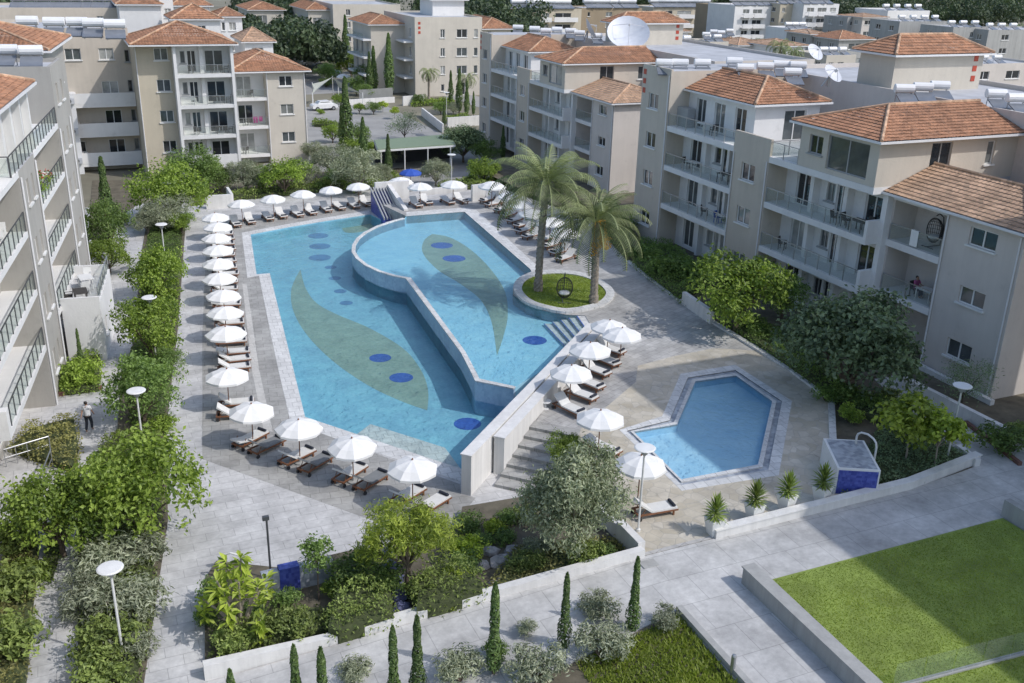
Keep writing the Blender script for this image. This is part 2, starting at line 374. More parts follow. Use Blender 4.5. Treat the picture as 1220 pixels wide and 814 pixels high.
LP = LP_edge + [onwall(1.5, -.28), onwall(tdiv, -.28)] + [RIM[i] for i in range(len(RIM)-1, -1, -1)]
LPh = LP
gr = MB(); big = [(1600*cos(2*pi*i/48), 1600*sin(2*pi*i/48)) for i in range(48)]
gr.sheet(big, [LPh], -.03); struct('ground', gr, 'ground')
DECKO = V2((-6.5, 4), (1.7, 4), (1.7, 28), (19.5, 28), (19.5, 36), (26, 44), (26, 60), (36, 90), (40, 101.5), (-2, 101.5), (-6.5, 60))
d = MB(); d.slab(DECKO, [LPh], 0, .02); struct('pool_deck', d, 'deck')
d = MB(); outer = gp(0, (247, 262), (241, 400), (241, 547), (330, 579), (446, 621), (520, 648)) + [onwall(-.3, .5), onwall(-.3, -.28)] 
outer += gp(0, (548, 577), (400, 523), (346, 503), (331.5, 440), (323, 400), (308.6, 329), (294.6, 331), (288, 277.5), (440, 250), (462, 243), (400, 247), (300, 262))
d.slab(outer, [], .004, .006); struct('poolside_paving', d, 'deck_pool')
d = MB(); d.slab(gp(0, (288.7, 338.4), (293.9, 338.4), (308.6, 440), (325, 515), (314, 512), (300, 440)), [], .008, .006); struct('pale_paving_band', d, 'band')
# --- lower pool
def tube_basin(name, label, outline, zf, zt, cols, floor, copo, cop_z, inner=None):
    t = thing(name, label, 'pool', (0, 0, 0))
    b = MB(); b.sheet(outline, [], zf, 0)
    n = len(outline); ar = sum(outline[i][0]*outline[(i+1) % n][1]-outline[(i+1) % n][0]*outline[i][1] for i in range(n))
    o = outline if ar > 0 else outline[::-1]
    for i in range(n):
        a, c = o[i], o[(i+1) % n]; b.quad((c[0], c[1], zf), (a[0], a[1], zf), (a[0], a[1], zt), (c[0], c[1], zt), 0)
    b.build('basin', floor, t)
    if copo:
        c = MB()
        for outl in copo: c.slab(outl, [], cop_z, .03)
        c.build('coping', 'coping', t)
    return t
def ring(outer, inner): return list(outer)+[outer[0]]+[inner[0]]+list(inner[:0:-1])+[inner[0]] 
cop = [gp(0, (441, 255.5), (420, 258.7), (387.5, 263.5), (343, 271), (298.6, 279.5), (305.7, 327.1), (321.4, 325.8), (340, 401), (363.5, 497), (419, 515.5), (556, 561), (552, 575), (400, 523), (346, 503), (331.5, 440), (323, 400), (308.6, 329), (294.6, 331), (288, 277.5), (343, 267), (387.5, 259.5), (440, 251.5))]
ZF = -.95
pool = tube_basin('swimming_pool', 'large lower swimming pool with green leaf mosaics on its pale blue floor', LP, ZF, 0, None, 'floor_lo', cop, .012)
def leafshape(pts, n=6):
    """smooth closed outline through pixel points"""
    k = len(pts); out = []
    for i in range(k):
        p0, p1, p2, p3 = (Vector(pts[(i+j-1) % k]) for j in range(4))
        if (p1, ) and tuple(pts[i]) in SHARP: t1 = Vector((0, 0))
        else: t1 = (p2-p0)/2
        t2 = Vector((0, 0)) if tuple(pts[(i+1) % k]) in SHARP else (p3-p1)/2
        for j in range(n):
            t = j/n; out.append(tuple((2*t**3-3*t*t+1)*p1+(t**3-2*t*t+t)*t1+(-2*t**3+3*t*t)*p2+(t**3-t*t)*t2))
    return out
SHARP = {(358, 321), (509, 489), (592, 424), (515, 279)}
L1 = leafshape([(358, 321), (364, 343), (377, 361), (402, 375), (440, 391), (480, 415), (501, 440), (510, 465), (509, 489), (478, 478), (440, 460), (400, 433), (368, 402), (350, 372), (347, 345)])
L2 = leafshape([(515, 279), (536, 283), (560, 297), (583, 319), (601, 346), (605, 375), (600, 400), (592, 424), (586, 385), (573, 358), (548, 338), (522, 322), (504, 302), (505, 287)])
def floor_sheet(px, z, parent, name, m):
    b = MB(); b.sheet(gp(z, *px), [], z); return b.build(name, m, parent)
floor_sheet(L1, ZF+.005, pool, 'leaf_mosaic', 'leaf_tile')
floor_sheet(leafshape([(409, 269), (430, 266), (450, 268), (432, 276), (412, 277)]), ZF+.005, pool, 'leaf_mosaic', 'leaf_tile')
def dot(u, v, r, z, parent, m='dot_tile'):
    c = G(u, v, z).xy; b = MB(); b.sheet([(c.x+r*cos(2*pi*i/20), c.y+r*sin(2*pi*i/20)) for i in range(20)], [], z); b.build('mosaic_dot', m, parent)
for u, v, r in ((379, 281, .95), (381, 293.5, .95), (381, 307, .95), (394, 318.5, .5), (399, 331.5, .5), (405.5, 347, .5), (412.5, 361, .5), (453, 426.5, .72), (478, 450, .75), (557, 505, .78)):
    dot(u, v, r, ZF+.009, pool, 'dot_pale' if v < 400 else 'dot_tile')
st = MB(); ea = gp(0, (419, 515.5), (441, 499), (530, 527), (556, 561)); st.prism(ea, ZF, -.32); eb = gp(0, (446, 523), (455, 514), (527, 538), (545, 557)); st.prism(eb, -.32, -.14)
st.build('entry_step', 'coping', pool)
wt = MB(); wt.sheet(LP, [], -.10); struct('lower_pool_water', wt, 'water')
# --- divider between the pools: a curved wall with a pale rim
def thick(line, w):
    out = []
    for i, p in enumerate(line):
        a = line[max(i-1, 0)]; b = line[min(i+1, len(line)-1)]; t = (b-a).normalized(); n = Vector((-t.y, t.x))
        if 0 < i < len(line)-1:
            t1 = (p-a).normalized(); k = max(.5, Vector((-t1.y, t1.x)).dot(n)); out.append(p+n*w/k)
        else: out.append(p+n*w)
    return out
divl = RIM + gp(ZU, (566.5, 453.6), (612, 462.8))
inn = thick(divl, .26)
tdv = thing('pool_divider', 'curved tiled wall with pale rim parting the upper pool from the lower', 'wall')
b = MB(); b.slab(divl+inn[::-1], [], ZU-.06, ZU+1.2); b.build('tiled_wall', 'divider_tile', tdv)
b = MB(); o2 = thick(divl, -.03); i2 = thick(divl, .27); b.slab(o2+i2[::-1], [], ZU+.015, .07); b.build('rim', 'coping', tdv)
# --- upper pool
ISL = gp(ZU, (634, 325.5), (625, 329.5), (614.6, 335.4), (611, 344), (611.6, 351.6), (626.4, 362), (648.5, 370), (675, 375))
UP = [p for p in inn] + [onwall(16.6, -.28)] + gp(ZU, (708, 394.5), (697, 376)) + ISL[::-1] + gp(ZU, (631.5, 320.5), (555, 254), (553.4, 252.4), (520, 254.8), (484, 257.6))
ZF2 = .42
up = tube_basin('upper_pool', 'raised upper swimming pool with one green leaf mosaic and lighter water', UP, ZF2, ZU, None, 'floor_up',
    [gp(ZU, (484, 257.6), (520, 254.8), (553.4, 252.4), (555, 254), (631.5, 320.5), (634, 325.5), (643, 323.8), (640, 317), (567, 250), (553, 247.5), (520, 250), (484, 253))], ZU+.012)
floor_sheet(L2, ZF2+.005, up, 'leaf_mosaic', 'leaf_tile')
for u, v, r in ((526.5, 292.5, .95), (541, 308, .95), (637, 405.5, .8)): dot(u, v, r, ZF2+.009, up)
wt = MB(); wt.sheet(UP, [], ZU-.05); struct('upper_pool_water', wt, 'water')
a0, a1, b0, b1 = gp(ZU, (648.5, 376), (697, 376), (676, 405), (708, 394.5))
for i in range(5):
    f = i/5; g = .999
    p = [a0.lerp(a1, f), a1, b1, b0.lerp(b1, f)]
    s = MB(); s.prism(p, ZF2+(.002 if i == 0 else .14*i+.02), ZF2+.14*(i+1)); s.build('pool_step', 'coping', up)
    s = MB(); s.seg(a0.lerp(a1, f), b0.lerp(b1, f), .07, ZF2+.14*(i+1)+.003, ZF2+.14*(i+1)+.012); s.build('step_nosing', 'dot_tile', up)
# --- small pool
HEXI = gp(ZU, (828.5, 454.4), (876.6, 447.5), (920, 478), (903, 553.7), (811.8, 571.4), (754.7, 514.4), (806.8, 505.5))
HEXO = gp(ZU, (810.8, 445.6), (875.7, 434.7), (943.5, 478), (927.8, 566.5), (812, 585), (738, 512.4), (789, 496))
hx = tube_basin('small_pool', 'angular shallow pool with broad white stone edging on the sandy terrace', HEXI, .72, ZU, None, 'floor_hex', [], 0)
def inset(o, i, f): return [a.lerp(b, f) for a, b in zip(o, i)]
def quadring(mb, o, i, z, th):
    n = len(o)
    for k in range(n): mb.slab([o[k], o[(k+1) % n], i[(k+1) % n], i[k]], [], z, th)
b = MB(); quadring(b, HEXO, inset(HEXO, HEXI, .5), ZU+.012, .03); b.build('coping', 'coping', hx)
b = MB(); quadring(b, inset(HEXO, HEXI, .5), inset(HEXO, HEXI, .78), ZU-.05, .03); b.build('overflow_channel', 'grey_tile', hx)
b = MB(); quadring(b, inset(HEXO, HEXI, .78), HEXI, ZU+.012, .12); b.build('inner_edge', 'coping', hx)
wt = MB(); wt.sheet(HEXI, [], ZU-.04); struct('small_pool_water', wt, 'water')
# --- upper terrace
KERB = gp(ZU, (985, 585), (993, 545), (990, 478), (940, 440), (850, 385), (820, 366), (748, 312), (703, 262))
UPEDGE = gp(ZU, (484, 257.6), (520, 254.8), (553.4, 252.4), (555, 254), (631.5, 320.5)) + ISL + gp(ZU, (697, 376), (708, 394.5))
TST = 6.35                                                           # stairs end here along the wall
UDECK = V2((19.0, 29.05), (33.6, 29.3)) + KERB[0:] + V2((39.6, 93.0), (25.9, 90.2)) + UPEDGE + [onwall(18.9, 0), onwall(TST, .98), onwall(TST, 3.6)] + V2((19.0, 36.2))
d = MB(); d.slab(UDECK, [HEXO], ZU, ZU+.02); struct('upper_terrace', d, 'deck_up')
FL = [onwall(TST+.1, 3.4), onwall(13.5, 4.4)] + gp(ZU, (760, 436), (800, 425), (850, 415), (905, 418), (940, 440), (990, 478), (993, 545), (985, 585)) + V2((33.4, 29.5), (19.2, 29.25), (19.2, 36.2))
d = MB(); d.slab(FL, [HEXO], ZU+.004, .01); struct('sandy_paving', d, 'flag')
k = MB()
for i in range(len(KERB)-2): k.seg(KERB[i], KERB[i+1], .35, ZU-.02, ZU+.13)
tag(k.build('kerb', 'coping'), kind='structure')
# island lawn
ic = gp(ZU, (672, 350))[0]
islo = gp(ZU, (612, 348), (616, 335), (634, 326), (660, 323.5), (690, 326), (712, 333), (727, 343), (732, 353), (722, 364), (700, 370.5), (675, 374), (650, 370), (626, 362))
islo = leafshape([tuple(p) for p in islo], 4)
islo = [Vector(p) for p in islo]; isi = [p.lerp(ic, .17) for p in islo]
b = MB(); n = len(islo)
for i in range(n): b.slab([islo[i], islo[(i+1) % n], isi[(i+1) % n], isi[i]], [], ZU+.16, .2)
tag(b.build('island_kerb', 'coping'), kind='structure')
b = MB(); b.sheet(isi, [], ZU+.08); struct('island_turf', b, 'turf')
# --- the long white wall beside the pools and the stair down
w = thing('white_wall', 'long white rendered wall between the pools and the stone steps', 'wall')
b = MB(); p = [onwall(-.25, -.28), onwall(18.9, -.28), onwall(18.9, .22), onwall(-.25, .22)]; b.prism(p, -.1, 2.1); b.build('wall_body', 'pool_white', w)
b = MB(); p = [onwall(-.3, -.32), onwall(18.95, -.32), onwall(18.95, .26), onwall(-.3, .26)]; b.prism(p, 2.1, 2.16); b.build('coping', 'pool_white', w)
w = thing('white_wall', 'lower white wall standing beside the sun loungers at the head of the steps', 'wall')
b = MB(); p = [onwall(2.2, .34), onwall(18.7, .34), onwall(18.7, .88), onwall(2.2, .88)]; b.prism(p, 0, 2.02); b.build('wall_body', 'pool_white', w)
b = MB(); p = [onwall(2.15, .31), onwall(18.75, .31), onwall(18.75, .92), onwall(2.15, .92)]; b.prism(p, 2.02, 2.08); b.build('coping', 'pool_white', w)
s = MB(); NS = 7
for i in range(NS):
    t0 = 1.0+(TST-1.0)*i/NS; s.prism([onwall(t0, .9), onwall(TST+.02, .9), onwall(TST+.02, 3.7), onwall(t0, 3.7)], 0 if i == 0 else ZU*i/NS+.001, ZU*(i+1)/NS-.004)
tag(s.build('stone_steps', 'deck_pool'), 'wide weathered stone steps rising beside the end of the white wall', 'steps')
# --- front path that climbs to the terrace, its bed wall, the walkway and the lawns
RX0, RX1 = 1.7, 18.8
def zr(p): return ZU*max(0, min(1, (p[0]-RX0)/(RX1-RX0)))
P = V2((RX0, 29.35), (RX1, 29.0), (RX1, 25.5), (RX0, 22.8))
d = MB(); d.slab([P[0], P[3], P[2], P[1]], [], lambda p: zr(p)+.004, .3); struct('sloping_path', d, 'path')
d = MB(); d.slab(V2((RX1, 25.5), (RX1, 29.0), (33.3, 29.2), (37.2, 29.6), (42.5, 30.4), (42.3, 25.7), (22.3, 25.75), (21.8, 25.75), (21.4, 8), (17.8, 8), (18.35, 25.5)), [], ZU+.004, .5); struct('front_path', d, 'path')
bw = thing('bed_wall', 'long low white wall with a stepped coping holding the planted bed beside the sloping path', 'wall')
for x0, x1, zt in ((1.75, 6.45, .62), (6.5, 19.1, 1.25)):
    b = MB(); yy = lambda x: 29.45+(x-1.75)*(-.03)
    pts = [Vector((x0, yy(x0))), Vector((x1, yy(x1))), Vector((x1, yy(x1)+.34)), Vector((x0, yy(x0)+.34))]
    b.prism(pts, 0, (lambda p, z=zt: (z if z < 1 else .72+(p[0]-6.5)*.062))); b.build('wall_body', 'pool_white', bw)
tw = thing('terrace_wall', 'low white wall along the front edge of the sandy terrace', 'wall')
b = MB(); b.prism(V2((22.6, 28.98), (33.6, 29.18), (38.8, 30.0), (38.75, 30.34), (33.6, 29.52), (22.6, 29.32)), ZU-.1, ZU+.38); b.build('wall_body', 'pool_white', tw)
b = MB(); b.prism(V2((22.55, 28.94), (33.6, 29.14), (38.85, 29.96), (38.8, 30.38), (33.6, 29.56), (22.55, 29.36)), ZU+.38, ZU+.44); b.build('coping', 'pool_white', tw)
b = MB(); b.seg((19.15, 29.3), (19.15, 31.1), .34, ZU-.4, ZU+.48); b.seg((19.15, 31.1), (19.0, 36.0), .34, ZU-.4, ZU+.3)
tag(b.build('bed_end_wall', 'pool_white'), 'short white wall closing the olive bed at the terrace edge', 'wall')
b = MB(); b.prism(V2((21.35, 8), (21.7, 8), (22.25, 26.0), (21.75, 26.0)), ZU-.3, ZU+.72); b.prism(V2((21.3, 7.95), (21.75, 7.95), (22.3, 26.05), (21.7, 26.05)), ZU+.722, ZU+.78)
tag(b.build('concrete_wall', 'concrete'), 'grey concrete wall between the walkway and the large lawn', 'wall')
b = MB(); b.prism(V2((18.0, 8), (18.25, 8), (18.6, 25.4), (18.35, 25.4)), -.3, ZU+.25)
tag(b.build('concrete_wall', 'concrete'), 'low grey concrete wall on the planted side of the walkway', 'wall')
b = MB(); b.sheet(V2((21.72, 8), (35.5, 8), (35.5, 25.7), (22.25, 25.7)), [], ZU+.05); struct('lawn_soil', b, 'turf')
b = MB(); b.sheet(V2((1.7, 8), (18.05, 8), (18.4, 25.4), (RX0, 22.7)), [], lambda p: zr(p)-.02 if p[1] > 20 else zr(p)-.3); struct('garden_soil', b, 'soil')
b = MB(); b.prism(V2((35.5, 18), (35.85, 18), (35.95, 25.9), (35.6, 25.9)), ZU-.2, ZU+.85)
tag(b.build('concrete_wall', 'concrete'), 'short grey concrete wall at the far end of the large lawn', 'wall')
# --- far side: road, car park, pavements
d = MB(); d.slab(V2((16, 101.6), (39.9, 101.6), (47, 112), (47, 160), (25.5, 160), (25.5, 125), (16, 112)), [], -.008, .02); struct('car_park', d, 'asphalt')
d = MB(); d.slab(gp(0, (360, 121), (360, 113), (500, 106), (520, 112), (640, 150), (650, 140), (560, 112), (560, 104), (420, 85), (340, 90)), [], .004, .02); struct('road', d, 'asphalt')
# ================================================================ buildings
def slope(mb, A, B, C, D, row=.36, per=.30, amp=.035, lip=.035):
    """a tiled roof slope, A-B the eave, D-C the ridge: overlapping rows of half-round tiles"""
    A, B, C, D = map(Vector, (A, B, C, D)); e = (B-A).normalized(); L = (B-A).length
    up = ((D-A) - e*(D-A).dot(e)); h = up.length; up.normalize(); nm = e.cross(up)
    d, c = (D-A).dot(e), (C-A).dot(e); rows = max(2, round(h/row)); st = per/4
    for j in range(rows):
        v0, v1 = h*j/rows, h*(j+1)/rows
        l0, l1, r0, r1 = d*v0/h, d*v1/h, L+(c-L)*v0/h, L+(c-L)*v1/h
        k0, k1 = math.floor(min(l0, l1)/st), math.ceil(max(r0, r1)/st)
        vs = []
        for k in range(k0, k1+1):
            u = k*st; hh = amp*abs(sin(pi*u/per))
            a = min(max(u, l0), r0); b = min(max(u, l1), r1)
            vs += [A+e*a+up*(v0-.02)+nm*(hh+lip), A+e*b+up*v1+nm*hh*.8]
        n = len(vs)//2; fs = [(2*i, 2*i+2, 2*i+3, 2*i+1) for i in range(n-1) if (vs[2*i]-vs[2*i+2]).length+(vs[2*i+1]-vs[2*i+3]).length > 1e-4]
        mb.add(vs, fs)
class Bld:
    def __init__(s, name, label, loc, rz=0, cat='building', group=None):
        s.root = thing(name, label, cat, loc, rz, group); s.walls = {}; s.n = 0
    def w(s, m): return s.walls.setdefault((m, s.n), MB())
    def panel(s, m, p0, p1, z0, z1, wins=(), dep=.16):
        mb = s.w(m); p0, p1 = Vector(p0), Vector(p1); d = (p1-p0).normalized(); n = Vector((d.y, -d.x)); L = (p1-p0).length
        us = sorted({0, L} | {q for w in wins for q in w[:2]}); zs = sorted({z0, z1} | {q for w in wins for q in w[2:4]})
        P = lambda u, z, o=0: (p0.x+d.x*u-n.x*o, p0.y+d.y*u-n.y*o, z)
        for i in range(len(us)-1):
            for j in range(len(zs)-1):
                u, z = (us[i]+us[i+1])/2, (zs[j]+zs[j+1])/2
                if any(w[0] < u < w[1] and w[2] < z < w[3] for w in wins): continue
                mb.quad(P(us[i], zs[j]), P(us[i+1], zs[j]), P(us[i+1], zs[j+1]), P(us[i], zs[j+1]))
        for w in wins:
            a, b, c, e = w[:4]; k = w[4] if len(w) > 4 else 'win'
            mb.quad(P(a, c), P(b, c), P(b, c, dep), P(a, c, dep)); mb.quad(P(b, e), P(a, e), P(a, e, dep), P(b, e, dep))
            mb.quad(P(a, e), P(a, c), P(a, c, dep), P(a, e, dep)); mb.quad(P(b, c), P(b, e), P(b, e, dep), P(b, c, dep))
            s.window(P, a, b, c, e, dep, k)
    def window(s, P, a, b, c, e, dep, k):
        f = MB(); t = .07; m = (a+b)/2
        def bar(u0, u1, z0, z1, o0, o1):
            q = [P(u0, 0, o1), P(u1, 0, o1), P(u1, 0, o0), P(u0, 0, o0)]; f.prism([(x, y) for x, y, _ in q], z0, z1)
        o0, o1 = dep-.05, dep+.03
        bar(a, b, e-t, e, o0, o1); bar(a, b, c, c+t, o0, o1); bar(a, a+t, c+t, e-t, o0, o1); bar(b-t, b, c+t, e-t, o0, o1)
        if b-a > .8: bar(m-t*.6, m+t*.6, c+t, e-t, o0, o1)
        if k in ('win', 'gwin'): bar(a-.12, b+.12, c-.10, c-.002, -.12, dep-.06)
        fr = f.build('window' if k in ('win', 'gwin') else 'balcony_door', 'frame_grey' if k[0] == 'g' else 'trim', s.root)
        g = MB(); g.quad(P(a+t, c+t, dep-.005), P(b-t, c+t, dep-.005), P(b-t, e-t, dep-.005), P(a+t, e-t, dep-.005))
        g.build('pane', 'pane', fr)
    def vol(s, x0, x1, y0, y1, z0, z1, m='beige', wins=(), top='flat_roof', skip=''):
        s.n += 1; W = {'f': [], 'r': [], 'b': [], 'l': []}
        for w in wins:
            fc, a, b = w[0], w[1], w[2]
            if fc == 'f': q = (a-x0, b-x0)
            elif fc == 'r': q = (a-y0, b-y0)
            elif fc == 'l': q = (y1-b, y1-a)
            else: q = (x1-b, x1-a)
            W[fc].append(q+tuple(w[3:]))
        for fc, p0, p1 in (('f', (x0, y0), (x1, y0)), ('r', (x1, y0), (x1, y1)), ('b', (x1, y1), (x0, y1)), ('l', (x0, y1), (x0, y0))):
            if fc not in skip: s.panel(m, p0, p1, z0, z1, W[fc])
        if top: s.w(top).quad((x0, y0, z1), (x1, y0, z1), (x1, y1, z1), (x0, y1, z1))
    def box(s, m, *a): s.n += 1; s.w(m).box(*a); s.n += 1
    def slab(s, x0, x1, y0, y1, z, th=.42, m='white'):
        b = MB(); b.box(x0, x1, y0, y1, z-th, z); b.build('balcony_slab', m, s.root)
    def rail(s, p0, p1, z, h=1.05, kind='glass', step=1.3):
        p0, p1 = Vector(p0), Vector(p1); L = (p1-p0).length; d = (p1-p0)/L; n = max(1, round(L/step)); b = MB()
        b.seg(p0, p1, .05, z+h-.05, z+h)
        for i in range(n+1):
            q = p0+d*(L*i/n); b.obox(q, d, .05, .05, z, z+h-.05)
        r = b.build('railing', 'dark_steel' if kind == 'dark' else 'steel', s.root)
        g = MB(); g.seg(p0+d*.05, p1-d*.05, .015, z+.08, z+h-.1); g.build('glass_panel', 'rail_glass', r)
    def parapet(s, x0, x1, y0, y1, z, h=.5, t=.2, m='beige'):
        s.n += 1
        for q in ((x0, x1, y0, y0+t), (x0, x1, y1-t, y1), (x0, x0+t, y0+t, y1-t), (x1-t, x1, y0+t, y1-t)): s.w(m).box(*q, z, z+h)
    def roof(s, x0, x1, y0, y1, z, rise, axis='x', hips='lr', m='tile', row=.36, per=.30, over=0):
        """hip roof on the eave rectangle; hips names the ridge ends that are hipped (l, r for ridge ends low, high)"""
        b = MB(); w = (y1-y0) if axis == 'x' else (x1-x0); h = w/2
        kw = dict(row=row, per=per)
        if axis == 'x':
            ym = (y0+y1)/2; ra = x0+(h if 'l' in hips else 0); rb = x1-(h if 'r' in hips else 0)
            if rb < ra: ra = rb = (ra+rb)/2
            p = [Vector((x0, y0, z)), Vector((x1, y0, z)), Vector((x1, y1, z)), Vector((x0, y1, z))]; r0, r1 = Vector((ra, ym, z+rise)), Vector((rb, ym, z+rise))
            slope(b, p[0], p[1], r1, r0, **kw); slope(b, p[2], p[3], r0, r1, **kw)
            ends = (('l', p[3], p[0], r0), ('r', p[1], p[2], r1))
        else:
            xm = (x0+x1)/2; ra = y0+(h if 'l' in hips else 0); rb = y1-(h if 'r' in hips else 0)
            if rb < ra: ra = rb = (ra+rb)/2
            p = [Vector((x0, y0, z)), Vector((x1, y0, z)), Vector((x1, y1, z)), Vector((x0, y1, z))]; r0, r1 = Vector((xm, ra, z+rise)), Vector((xm, rb, z+rise))
            slope(b, p[1], p[2], r1, r0, **kw); slope(b, p[3], p[0], r0, r1, **kw)
            ends = (('l', p[0], p[1], r0), ('r', p[2], p[3], r1))
        caps = [(r0, r1)]
        for k, a, c, r in ends:
            if k in hips: slope(b, a, c, r, r, **kw); caps += [(a, r), (c, r)]
            else: s.w('white').add([a, c, r], [(0, 1, 2)])
        rf = b.build('roof', m, s.root)
        c = MB()
        for a, q in caps:
            if (a-q).length > .1: c.tube([a+Vector((0, 0, .05)), q+Vector((0, 0, .05))], .11, 6)
        c.build('ridge_tiles', 'tile_pale', rf)
        g = MB(); o = .02
        g.box(x0-o, x1+o, y0-o-.08, y0-o, z-.16, z-.02); g.box(x0-o, x1+o, y1+o, y1+o+.08, z-.16, z-.02); g.box(x0-o-.08, x0-o, y0-o-.08, y1+o+.08, z-.16, z-.02); g.box(x1+o, x1+o+.08, y0-o-.08, y1+o+.08, z-.16, z-.02)
        g.box(x0, x1, y0, y1, z-.15, z-.06)
        g.build('gutter', 'fascia', rf)
    def tiles(s, pts, nrm):
        """three small glazed squares one above the other on a wall"""
        x, y, z = pts
        for i in range(3):
            zz = z-i*.75; b = MB()
            if nrm == 'y': b.box(x, x+.42, y-.03, y+.02, zz, zz+.42)
            else: b.box(x-.02, x+.03, y, y+.42, zz, zz+.42)
            b.build('wall_tile', 'red_tile', s.root)
    def pipe(s, x, y, z0, z1):
        b = MB(); b.tube([(x, y, z0), (x, y, z1)], .05, 6); b.build('downpipe', 'fascia', s.root)
    def done(s):
        for (m, _), b in s.walls.items():
            if b.f: b.build('flat_roof' if m == 'flat_roof' else 'wall', m, s.root)
        return s.root
# ---------- the tall block on the right (R) ----------
FL4 = [.15, 3.6, 6.8, 9.98]
R = Bld('apartment_building', 'beige apartment block with stacked white balconies filling the right edge', (44.1, 73.35, 1.15), -pi/2, group='apartment blocks with red roofs')
wn = lambda f, a, b, lo=1.0, hi=2.25, k='win': [('f', a, b, z+lo, z+hi, k) for z in f]
R.vol(0, 4.35, 0, 11.5, -.6, 14.25, 'beige', wn(FL4, 1.2, 2.7))
R.box('beige', .0, 4.35, 0, .18, 14.25, 14.4)
R.tiles((.15, 0, 13.6), 'y')
dr = lambda f, L, m='door': [('f', a, b, z+.03, z+(2.25 if len(q) < 3 else q[2]), m) if len(q) < 3 else ('f', a, b, z+.95, z+2.2, 'gwin') for z in f for q in L for a, b in (q[:2],)]
R.vol(4.35, 13.55, 1.7, 11.5, -.6, 9.55, 'white', dr(FL4[:3], [(5.5, 7.0), (8.9, 9.7, 1), (9.9, 10.7), (11.6, 12.9)]), top='flat_roof')
for z in FL4[1:]:
    R.slab(4.35, 13.55, 0, 1.72, z); R.rail((4.4, .06), (13.5, .06), z, kind='glass')
R.slab(4.35, 13.55, 1.73, 11.5, FL4[3], .4, 'flat_roof')
for xa in (8.0, 11.1): R.box('white', xa, xa+.3, 1.25, 1.7, 0, 9.55)
R.vol(4.35, 13.15, 1.9, 7.8, 9.985, 12.85, 'white', [('f', 5.5, 6.8, 10.02, 12.3, 'door'), ('f', 8.0, 9.4, 10.02, 12.3, 'door'), ('f', 10.7, 12.1, 10.02, 12.3, 'door'), ('r', 4.6, 6.6, 10.02, 12.3, 'door')], top=None)
R.roof(4.37, 13.75, 1.35, 8.3, 12.9, 1.5, 'x', 'r')
R.vol(13.55, 17.75, 0, 11.5, -.6, 9.97, 'beige', wn(FL4[:3], 14.7, 16.3))
R.box('beige', 13.55, 17.75, 0, .2, 9.97, 11.15); R.rail((17.6, .1), (20.6, .1), FL4[3]); R.rail((17.65, .25), (17.65, 6), FL4[3])
R.vol(17.75, 27.95, 1.7, 11.5, -.6, 9.55, 'white', dr(FL4[:3], [(18.9, 20.4), (22.0, 22.8, 1), (23.0, 23.8), (25.7, 27.3)]))
for z in FL4[1:3]:
    R.slab(17.75, 27.95, 0, 1.72, z); R.rail((17.8, .06), (27.7, .06), z)
    R.box('white', 27.72, 27.97, .0, 1.35, z+.001, z+1.1)
R.slab(17.75, 27.97, 0, 1.72, FL4[3]); R.slab(17.75, 27.95, 1.73, 11.5, FL4[3], .4, 'flat_roof')
for xa in (21.0, 24.3): R.box('white', xa, xa+.35, 1.1, 1.7, 0, 9.55)
R.vol(20.7, 27.93, .04, 11.5, 9.985, 12.85, 'cream', [('f', 21.6, 22.9, 11.0, 12.2, 'gwin'), ('f', 23.4, 27.1, 10.3, 12.45, 'gdoor'), ('r', 4.2, 5.9, 10.4, 12.5, 'gdoor'), ('r', 8.9, 9.6, 10.9, 12.4, 'win')], top=None)
R.roof(20.2, 28.5, -.5, 11.5, 12.9, 1.4, 'y', 'l')
# wing
R.vol(28.35, 32.65, 3.3, 12, -.6, 9.55, 'grey', [('f', 30.9, 32.4, z+.03, z+2.25, 'gdoor') for z in FL4[:3]], top=None)
R.vol(32.65, 38.0, 1.3, 12, -.6, 9.55, 'grey', [('f', 34.42, 36.3, 8.1, 9.15, 'win'), ('f', 34.5, 36.3, 4.7, 5.7, 'win'), ('f', 34.35, 36.15, 1.35, 2.45, 'win')], top=None)
R.box('white', 27.95, 28.36, .9, 3.3, -.6, 9.55); R.box('grey', 28.36, 28.5, 1.4, 3.3, -.6, 9.55)
for z in FL4[1:3]:
    R.slab(28.36, 32.65, 1.28, 3.3, z, .42); R.rail((28.5, 1.36), (32.6, 1.36), z, kind='glass', step=2.1)
R.slab(28.36, 32.65, 1.3, 3.3, 9.55, .25)
R.roof(27.97, 38.5, .8, 8.4, 9.75, 1.45, 'x', 'r', m='tile_pale')
# back mass, lift tower
R.vol(0, 40, 11.5, 24, -.6, 13.7, 'grey', [('r', 14, 15.5, z+1, z+2.2) for z in FL4], top='flat_roof'); R.parapet(0, 40, 11.5, 24, 13.7, .35, m='grey')
R.vol(11.7, 15.4, 12.3, 21.2, 13.7, 16.4, 'cream', [], top=None); R.roof(11.2, 15.9, 11.8, 21.7, 16.45, 1.2, 'y')
R.tiles((15.4, 20.2, 15.8), 'x')
for x_, z_ in ((4.2, 13.9), (13.7, 9.6), (17.6, 9.6)): R.pipe(x_, -.07, -.5, z_)
R.pipe(37.8, 1.23, -.5, 9.4); R.pipe(32.8, 1.23, -.5, 9.4)
Rroot = R.done()
MLroot = dup(Rroot, (48.0, 119.7, 1.3), -pi/2, 'apartment block with two hipped red roofs behind the date palms', scale=(.86, 1.0, .92))
for o in MLroot.children:
    if o.name.startswith('wall_tiles'): o.location.y += 0
